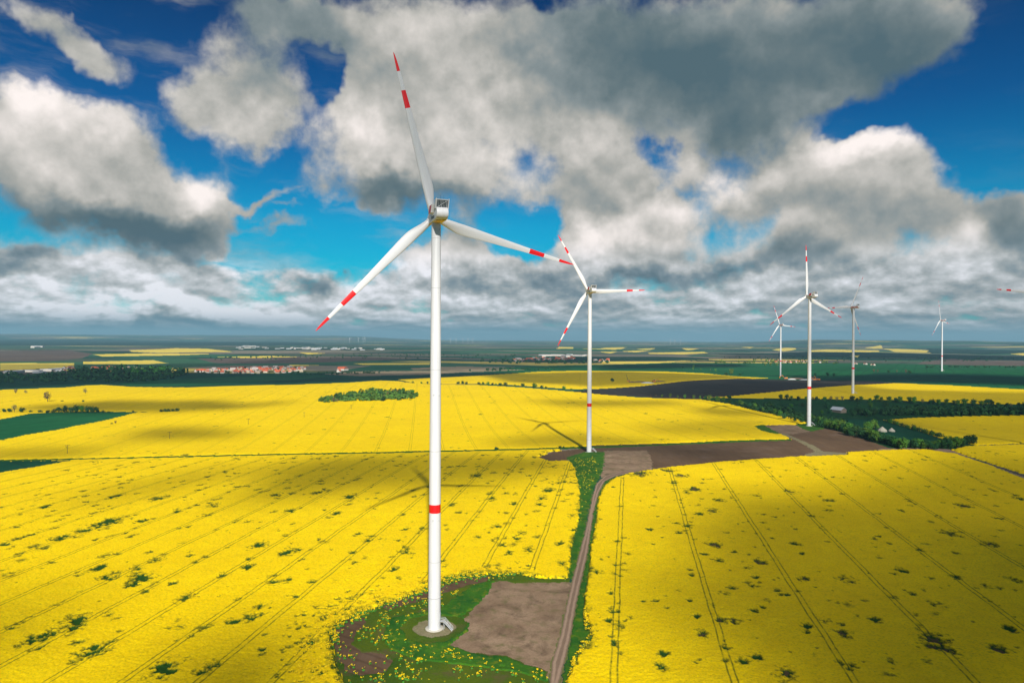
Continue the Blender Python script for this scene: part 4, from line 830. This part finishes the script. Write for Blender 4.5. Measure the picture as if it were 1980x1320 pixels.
for k in range(6): HPROT.append(house_parts(9+k % 3*1.5, 13+k*1.2, 5+k % 2*1.5, 4+k % 3*.6, ROOFS[[0, 0, 1, 0, 0, 2][k]], WALLS[k % 2]))
HALL = [house_parts(28, 70, 9, 2.2, STEEL, STEEL), house_parts(36, 110, 11, 2.0, STEEL, WALLS[0])]
def house(x, y, parts, label, cat, group, sc=1., rz=None, name='house'):
    p = g(x, y); r = empty(name, (p[0], p[1], p[2]), random.uniform(0, 3.14) if rz is None else rz, sc); tag(r, label, cat, group)
    for nm, me in parts:
        if nm == 'windows' and math.hypot(p[0], p[1]) > 900: continue
        o = bpy.data.objects.new(nm, me); COL.objects.link(o); o.parent = r
def village(outline, n, label, group, sc=(1, 1.3), name='house', cat='house', parts=None, mind=2.2):
    P = np.array(outline, float); got = []; it = 0
    while len(got) < n and it < n*80:
        it += 1; x = random.uniform(P[:, 0].min(), P[:, 0].max()); y = random.uniform(P[:, 1].min(), P[:, 1].max())
        if not inside(P, np.array([x]), np.array([y]))[0] or any((x-a)**2+((y-b)*2)**2 < mind**2 for a, b in got): continue
        got.append((x, y)); house(x, y, random.choice(parts or HPROT), label, cat, group, random.uniform(*sc), name=name)
village([(355,721),(400,717),(470,713),(560,711),(590,713),(585,719),(540,722),(440,722)], 95, 'red roofed house in the village at the left beyond the dark green field', 'houses of the red roofed village', (.62, .95))
village([(165,716),(200,711),(265,711),(262,716),(200,719)], 26, 'red roofed house half hidden behind the dark wood on the left', 'houses behind the left wood', (.6, .9))
village([(118,719),(122,713),(143,712),(143,718)], 8, 'red roofed house at the left end of the dark wood', 'houses left of the wood', (.6, .9))
village([(638,719),(650,715),(672,715),(676,718),(660,720)], 5, 'farm building of the lone farmstead left of the nearest tower', 'buildings of the farmstead', (.9, 1.3), 'farm_building', 'farm')
village([(985,697),(1030,693),(1110,693),(1118,697),(1060,699),(1000,700)], 55, 'tiny house of the town just left of the second turbine tower', 'houses of the town by the second tower', (.7, 1.1))
village([(1145,698),(1180,697),(1180,699),(1145,700)], 10, 'tiny house of the town just right of the second turbine tower', 'houses right of the second tower', (.7, 1.))
village([(1455,700),(1500,697),(1560,699),(1560,702),(1500,702)], 16, 'tiny pale house by the fifth turbine at the river trees', 'houses by the river trees', (.55, .8))
village([(1575,700),(1640,703),(1700,705),(1690,707),(1600,705)], 9, 'tiny pale house between third and fourth turbine towers', 'houses between the third and fourth towers', (.5, .75))
village([(0,722),(35,719),(110,716),(115,719),(60,722)], 7, 'long pale shed at the far left edge of the plain', 'sheds at the left edge', (.4, .6), 'shed', 'shed', HALL, 6)
village([(560,672),(600,672),(745,674),(745,677),(640,677),(560,675)], 30, 'white industrial hall on the far plain left of the nearest tower', 'white halls on the far plain', (.35, .7), 'industrial_hall', 'hall', HALL, 3)
village([(440,669),(500,669),(560,673),(560,676),(470,676)], 14, 'white industrial hall on the far plain above the red roofed village', 'white halls above the village', (.35, .6), 'industrial_hall', 'hall', HALL, 4)
village([(60,671),(88,670),(88,673),(60,673)], 2, 'bright white hall highest on the left slope', 'white halls on the left slope', (.8, 1.), 'industrial_hall', 'hall', HALL, 5)
village([(1040,687),(1120,686),(1160,688),(1120,690),(1050,690)], 7, 'pale long hall above the town near the second turbine', 'pale halls above the town', (.5, .8), 'industrial_hall', 'hall', HALL, 6)
# barn, tents
house(1621, 797, house_parts(11, 15, 3.6, 3.0, plain('grey_sheet_roof', (.48, .50, .52), .5), plain('weathered_boards', (.20, .16, .12), .9)), 'grey roofed barn among the orchard trees behind the third turbine', 'barn', None, 1.05, .5, 'barn')
CANV = plain('canvas', (.42, .39, .31), .9, .1)
def tent(x, y, label, sc):
    p = g(x, y); r = empty('tent', tuple(p), random.uniform(0, 3), sc); tag(r, label, 'tent', None); a = MB(); n = 10
    a.rings([circ(0, 0, z, q, n) for z, q in ((0, 3.6), (1.5, 3.5), (3.2, 1.6), (4.4, .15))]); a.build('canvas', [CANV], r)
    b = MB(); b.bar((0, 0, 4.2), (0, 0, 5.1), .08); b.build('pole', [BARK], r); d = MB(); d.box((3.45, 0, .9), (.25, 1.2, 1.8)); d.build('flap', [L_BR], r)
tent(1706, 834.5, 'wide pale round tent on the meadow in the hollow', 1.25); tent(1724, 834.5, 'smaller pale tent right of the wide round one', .95)
# wooden power poles in the middle field
def power_pole(px, py, hpx, label, grp):
    p = g(px, py); d = math.hypot(p[0], p[1]); h = hpx/F*d; r = empty('utility_pole', tuple(p), .5); tag(r, label, 'utility pole', grp)
    a = MB(); a.bar((0, 0, -.5), (0, 0, h), .22, 8, .15); a.build('mast', [BARK], r); b = MB(); b.box((0, 0, h-.5), (3.2, .22, .25)); b.build('crossarm', [BARK], r)
    for xx in (-1.4, 0, 1.4): c = MB(); c.bar((xx, 0, h-.4), (xx, 0, h+.1), .12, 6); c.build('insulator', [P_GRL], r)
for x, y, hp, lb in ((130,879,16,'nearest thin wooden utility pole at the left of the big middle field'),(328,850,14,'second thin utility pole, in the cloud shade of the middle field'),(480,822,12,'third thin utility pole of the line across the middle field'),(588,808,11,'fourth thin utility pole, below left of the small wood'),(679,792,9,'fifth thin utility pole just below the small wood'),(756,775.5,8,'pale utility pole at the lower edge of the small wood')): power_pole(x, y, hp, lb, 'utility poles across the middle field')
# building sites in the far rapeseed and by the fifth turbine
OR_ = plain('orange_machine_paint', (.62, .20, .03), .5); SPOIL = plain('spoil_earth', (.18, .12, .08), .95); MEMB = plain('pale_gravel_heap', (.55, .55, .53), .9)
def heap(px, py, w_, h_, m, label, grp):
    p = g(px, py); b = MB(); n = 14; r_ = random.Random(int(px*7+py)); rings = []
    for q, zz_ in ((1, -.5), (.85, .35*h_), (.55, .8*h_), (.2, h_)): rings.append([(w_*q*math.cos(a)*r_.uniform(.85, 1.15), .4*w_*q*math.sin(a)*r_.uniform(.85, 1.15), zz_) for a in [6.283*i/n for i in range(n)]])
    b.rings(rings); o = b.build('earth_heap', [m], None, True); o.location = tuple(p); tag(o, label, 'earth heap', grp)
def digger(px, py, label, sc=1.):
    p = g(px, py); r = empty('excavator', tuple(p), random.uniform(0, 3), sc); tag(r, label, 'excavator', None)
    t = MB(); [t.box((0, s*1.3, .5), (4.4, .7, 1.0)) for s in (-1, 1)]; t.box((0, 0, .8), (2, 2.2, .5)); t.build('undercarriage', [P_GRL], r)
    b = MB(); b.box((-.5, 0, 1.9), (3.8, 2.6, 1.5)); b.build('body', [OR_], r); c = MB(); c.box((.6, .8, 3.1), (1.5, 1.1, 1.4)); c.build('cab', [GLS], r)
    a = MB(); a.bar((1.2, 0, 2.2), (4.2, 0, 5.2), .3); a.bar((4.2, 0, 5.2), (6.6, 0, 3.0), .22); a.box((6.8, 0, 2.4), (1, 1.2, 1.1)); a.build('boom', [OR_], r)
heap(1222,740,10,3,SPOIL,'brown earth heap left in the far rapeseed compound','heaps of the rapeseed compound'); heap(1238,739.5,16,3,SPOIL,'dark long earth heap in the middle of the rapeseed compound','heaps of the rapeseed compound')
heap(1252,741.5,15,3.5,MEMB,'pale gravel heap at the front of the rapeseed compound','heaps of the rapeseed compound'); heap(1276,738.5,16,2.6,SPOIL,'brown earth heap right in the rapeseed compound','heaps of the rapeseed compound')
digger(1265, 739.5, 'orange excavator in the compound within the far rapeseed field', 1.6)
heap(1520,731.5,22,6,L_DK,'dark overgrown mound right behind the fifth turbine foot','heaps by the fifth turbine'); heap(1540,733,24,4,SPOIL,'brown earth heap right of the fifth turbine foot','heaps by the fifth turbine'); heap(1531,734,12,3,MEMB,'pale gravel heap below the fifth turbine','heaps by the fifth turbine'); heap(1562,734.5,26,2.5,MEMB,'long pale gravel heap behind the third turbine tower','heaps by the fifth turbine')
digger(1519, 733.5, 'orange excavator at the foot of the fifth turbine', 2.); digger(1574, 736, 'orange excavator right of the third turbine tower', 2.); digger(1581, 736, 'orange excavator farthest right at the fifth turbine site', 2.)
def mast(px, py, qx, qy, label):
    p = g(px, py); d = math.hypot(p[0], p[1]); h = (py-qy)/F*d; dx = (qx-px)/F*d; r = empty('crane', tuple(p)); tag(r, label, 'crane', None)
    a = MB(); a.bar((0, 0, 1), (dx, 0, h), .55, 6, .3); a.build('boom', [P_GRL], r); b = MB(); b.box((0, 0, 1.4), (6, 3, 2)); b.build('carrier', [OR_], r); c = MB(); c.box((1.5, 0, 3), (2, 2, 1.6)); c.build('cab', [GLS], r)
mast(1215, 738, 1210.5, 723.5, 'thin dark leaning crane boom beside the compound in the far rapeseed')

# ------------------------------------------------------------------ single rapeseed plants where the crop is thin
def plants(label, outline_px, n, size, seed, avoid=(), dens=None):
    r_ = random.Random(seed); P = poly(outline_px); av = [poly(a) for a in avoid]; b = MB(); k = 0; it = 0
    while k < n and it < n*30:
        it += 1; x = r_.uniform(P[:, 0].min(), P[:, 0].max()); y = r_.uniform(P[:, 1].min(), P[:, 1].max()); ax, ay = np.array([x]), np.array([y])
        if not inside(P, ax, ay)[0] or any(inside(a, ax, ay)[0] for a in av): continue
        cl = float(fbm(ax/4., ay/4., 2, 77)[0]); ed = float(pdist(P, ax, ay)[0])
        if r_.random() > (dens(x, y, ed, cl) if dens else min(1, .15+max(0, (cl-.42)*4))): continue
        k += 1; z = ground_at(x, y)+.12; s = size*r_.uniform(.6, 1.4); h = s*r_.uniform(.9, 1.3)
        for q in range(5):      # leaves
            a = r_.uniform(0, 6.28); c = Vector((x+math.cos(a)*s*.35, y+math.sin(a)*s*.35, z+h*.35)); qd = Vector((math.cos(a), math.sin(a), .8)).normalized().to_track_quat('Z', 'Y')
            b.add([c+qd @ Vector((s*.38*math.cos(t), s*.38*math.sin(t), 0)) for t in (0, 1.57, 3.14, 4.71)], [(0, 1, 2, 3)], 0)
        for q in range(9):      # flower heads
            a = r_.uniform(0, 6.28); rr_ = s*.5*math.sqrt(r_.random()); c = Vector((x+math.cos(a)*rr_, y+math.sin(a)*rr_, z+h*r_.uniform(.75, 1.1)))
            qd = Vector((r_.uniform(-.6, .6), r_.uniform(-.6, .6), 1)).normalized().to_track_quat('Z', 'Y'); f_ = s*r_.uniform(.10, .22)
            b.add([c+qd @ Vector((f_*math.cos(t), f_*math.sin(t), 0)) for t in (0, 1.3, 2.5, 3.8, 5)], [(0, 1, 2, 3, 4)], 1)
    o = b.build('rapeseed_plants', [L_MD, FLW], None); tag(o, label, 'rapeseed plants', None, 'stuff')
FLW = plain('rapeseed_flowers', (.82, .58, .006), .9, .1, .2, 2.)
DIST = [(1102,1119),(1060,1119),(1000,1110),(960,1112),(900,1109),(860,1120),(830,1138),(780,1160),(735,1170),(690,1188),(655,1205),(640,1235),(648,1275),(668,1330),(680,1500),(1058,1500),(1060,1330),(1056,1300),(1000,1285),(925,1268),(866,1248),(800,1248),(770,1225),(790,1195),(850,1180),(885,1150),(925,1130),(960,1122),(1100,1122)]
plants('scattered flowering rapeseed plants on the rough ground around the nearest tower', DIST, 700, .8, 3)
plants('dense fringe of rapeseed plants between the left crop and the rough ground', [(560,1290),(600,1210),(660,1170),(740,1140),(830,1115),(900,1100),(1000,1102),(1000,1112),(900,1120),(830,1145),(740,1175),(660,1215),(640,1260),(655,1330),(600,1420),(560,1420)], 1500, .95, 4, dens=lambda x, y, e, c: .7)
plants('thin rapeseed plants on the green corner before the second turbine', [(1080,880),(1100,890),(1150,885),(1160,905),(1140,950),(1125,1010),(1112,1000),(1110,900)], 200, .9, 5)
plants('stray rapeseed plants along the right verge of the track', [(1112,1288),(1146,1238),(1139,1205),(1128,1174),(1133,1240),(1112,1270),(1096,1322),(1094,1420),(1100,1420)], 160, 1.0, 6)

# ------------------------------------------------------------------ clouds whose shade lies on the land (they hang behind and above the camera)
def cloud_mat(dn):
    m = bpy.data.materials.new('cloud_vapour'); m.use_nodes = True; n = NT(m.node_tree); n.n.clear()
    v = n.new('ShaderNodeVolumePrincipled'); v.inputs['Color'].default_value = (.92, .94, .96, 1); v.inputs['Density'].default_value = dn; v.inputs['Anisotropy'].default_value = .3
    n.l.new(v.outputs[0], n.new('ShaderNodeOutputMaterial').inputs['Volume']); return m
CL = cloud_mat(.0068)
def cloud(label, pts, soft=18., T=90., alt=1500., far=False, amp=1.):
    P = poly(pts); cen = P.mean(0); N = 44; lo = P.min(0)-soft*1.2; hi = P.max(0)+soft*1.2
    xs = np.linspace(lo[0], hi[0], N); ys = np.linspace(lo[1], hi[1], N); XX, YY = np.meshgrid(xs, ys, indexing='ij')
    d = pdist(P, XX, YY); ins = inside(P, XX, YY); sd = np.where(ins, d, -d)+(fbm(XX/(soft*3), YY/(soft*3), 3, 88)-.5)*soft*2.4
    t = sstep(sd, -soft, soft)*T*(.8+.4*fbm(XX/60., YY/60., 2, 90)); t[0, :] = 0; t[-1, :] = 0; t[:, 0] = 0; t[:, -1] = 0
    off = np.array([SUN.x, SUN.y])*alt/SUN.z
    keep = t > .3; vs = []; fs = []; idx = {}
    cell = np.zeros((N-1, N-1), bool)
    for i in range(N-1):
        for j in range(N-1): cell[i, j] = keep[i:i+2, j:j+2].any()
    def vid(i, j, top):
        if not keep[i, j]: top = 0
        k = (i, j, top)
        if k not in idx:
            idx[k] = len(vs); dz = t[i, j]*.7 if top else -t[i, j]*.3 if keep[i, j] else 0; vs.append((XX[i, j]+off[0]+SUN.x/SUN.z*dz, YY[i, j]+off[1]+SUN.y/SUN.z*dz, alt+dz))
        return idx[k]
    for i in range(N-1):
        for j in range(N-1):
            if not cell[i, j]: continue
            a = [vid(i, j, 1), vid(i+1, j, 1), vid(i+1, j+1, 1), vid(i, j+1, 1)]; b = [vid(i, j, 0), vid(i, j+1, 0), vid(i+1, j+1, 0), vid(i+1, j, 0)]
            fs.append(a); fs.append(b)
    o = meshobj('cloud', vs, fs, CL); tag(o, label, 'cloud', None, 'stuff')
SH = [('over the bottom right corner of the field', [(1700,1120),(1900,1050),(2300,1050),(2500,1700),(1500,1700),(1560,1260)], 40, 150),
 ('over the right foreground field', [(1395,955),(1480,950),(1640,945),(1720,928),(1770,885),(1860,878),(2150,880),(2500,1100),(2500,1700),(1700,1700),(1480,1330),(1330,1200),(1300,1050)], 30, 110),
 ('over the bottom left corner of the field', [(330,1262),(450,1232),(560,1262),(620,1330),(560,1440),(220,1440),(260,1310)], 12, 200),
 ('over the left foreground', [(-300,1180),(100,1170),(200,1230),(150,1320),(-100,1420),(-400,1420)], 40, 75),
 ('over the band behind the nearest tower', [(560,905),(640,887),(740,882),(860,880),(1000,884),(1090,892),(1100,912),(1000,924),(900,944),(830,952),(760,950),(690,952),(600,960),(470,972),(500,940)], 14, 90),
 ('over the narrow band on the left', [(150,965),(260,938),(400,912),(520,900),(560,906),(430,928),(300,952),(180,975)], 8, 70),
 ('over the left middle field', [(40,788),(200,776),(440,775),(470,783),(420,791),(300,797),(100,799)], 14, 100),
 ('over the pole in the middle field', [(226,838),(290,829),(400,828),(470,834),(470,842),(400,851),(300,857)], 12, 80),
 ('over the left edge of the middle field', [(-100,880),(40,868),(210,866),(180,882),(60,890),(-100,893)], 10, 70),
 ('over a strip behind the clump', [(380,793),(440,784),(560,776),(590,779),(500,788),(430,796)], 9, 60),
 ('left of the second tower', [(1010,776),(1080,772),(1180,774),(1310,775),(1320,782),(1200,788),(1080,786)], 10, 70),
 ('right of the second tower', [(1330,793),(1360,786),(1430,792),(1480,800),(1440,808),(1360,803)], 10, 70),
 ('above the brown field', [(1240,822),(1400,810),(1560,818),(1560,842),(1420,848),(1260,842)], 14, 45),
 ('over the second tower foot', [(960,850),(1100,838),(1250,850),(1330,862),(1230,872),(1100,868),(960,862)], 9, 55),
 ('over the middle of the brown field', [(1280,868),(1400,864),(1480,872),(1420,886),(1300,890)], 8, 60),
 ('over the far rapeseed', [(930,724),(1200,719),(1400,726),(1440,731),(1300,740),(1150,747),(980,738)], 14, 100),
 ('over the dark ploughed field and the valley', [(1240,750),(1430,735),(1640,742),(1700,752),(2100,760),(2120,862),(1900,866),(1780,866),(1660,820),(1560,812),(1440,784),(1350,768),(1240,766)], 14, 75),
 ('over the lower green land', [(1500,726),(1700,724),(2100,732),(2100,750),(1750,738),(1560,736)], 14, 120),
 ('over the left wood and valley', [(-150,758),(-150,722),(300,719),(700,722),(1000,722),(760,735),(560,740),(200,742),(100,745)], 20, 110),
 ('over the far left plain', [(-200,706),(300,705),(560,694),(900,692),(1150,692),(1150,712),(800,716),(350,714),(-200,720)], 40, 60),
 ('over the second turbine rotor side', [(1160,706),(1300,703),(1440,705),(1440,709),(1300,713),(1160,714)], 20, 100),
 ('over the far right plain', [(1400,684),(1700,684),(2100,688),(2100,697),(1700,696),(1400,694)], 60, 70)]
for s_, pts, soft, T_ in SH: cloud('grey cloud hanging high outside the picture '+s_, pts, soft, T_)

# ------------------------------------------------------------------ air
hz_ = MB(); hz_.box((0, 24000-400, (-260+420)/2), (70000, 49000, 680)); HZ = bpy.data.materials.new('haze_air'); HZ.use_nodes = True; n = NT(HZ.node_tree); n.n.clear()
v = n.new('ShaderNodeVolumePrincipled'); v.inputs['Color'].default_value = (.36, .66, .82, 1); v.inputs['Density'].default_value = 5.2e-5; v.inputs['Anisotropy'].default_value = .0
n.l.new(v.outputs[0], n.new('ShaderNodeOutputMaterial').inputs['Volume'])
ho = hz_.build('haze', [HZ]); tag(ho, 'thin blue haze over the far plain', 'haze', None, 'stuff')
print('TREES', NT_[0], 'lowest', float(GZ.min()), 'objs', len(bpy.data.objects))
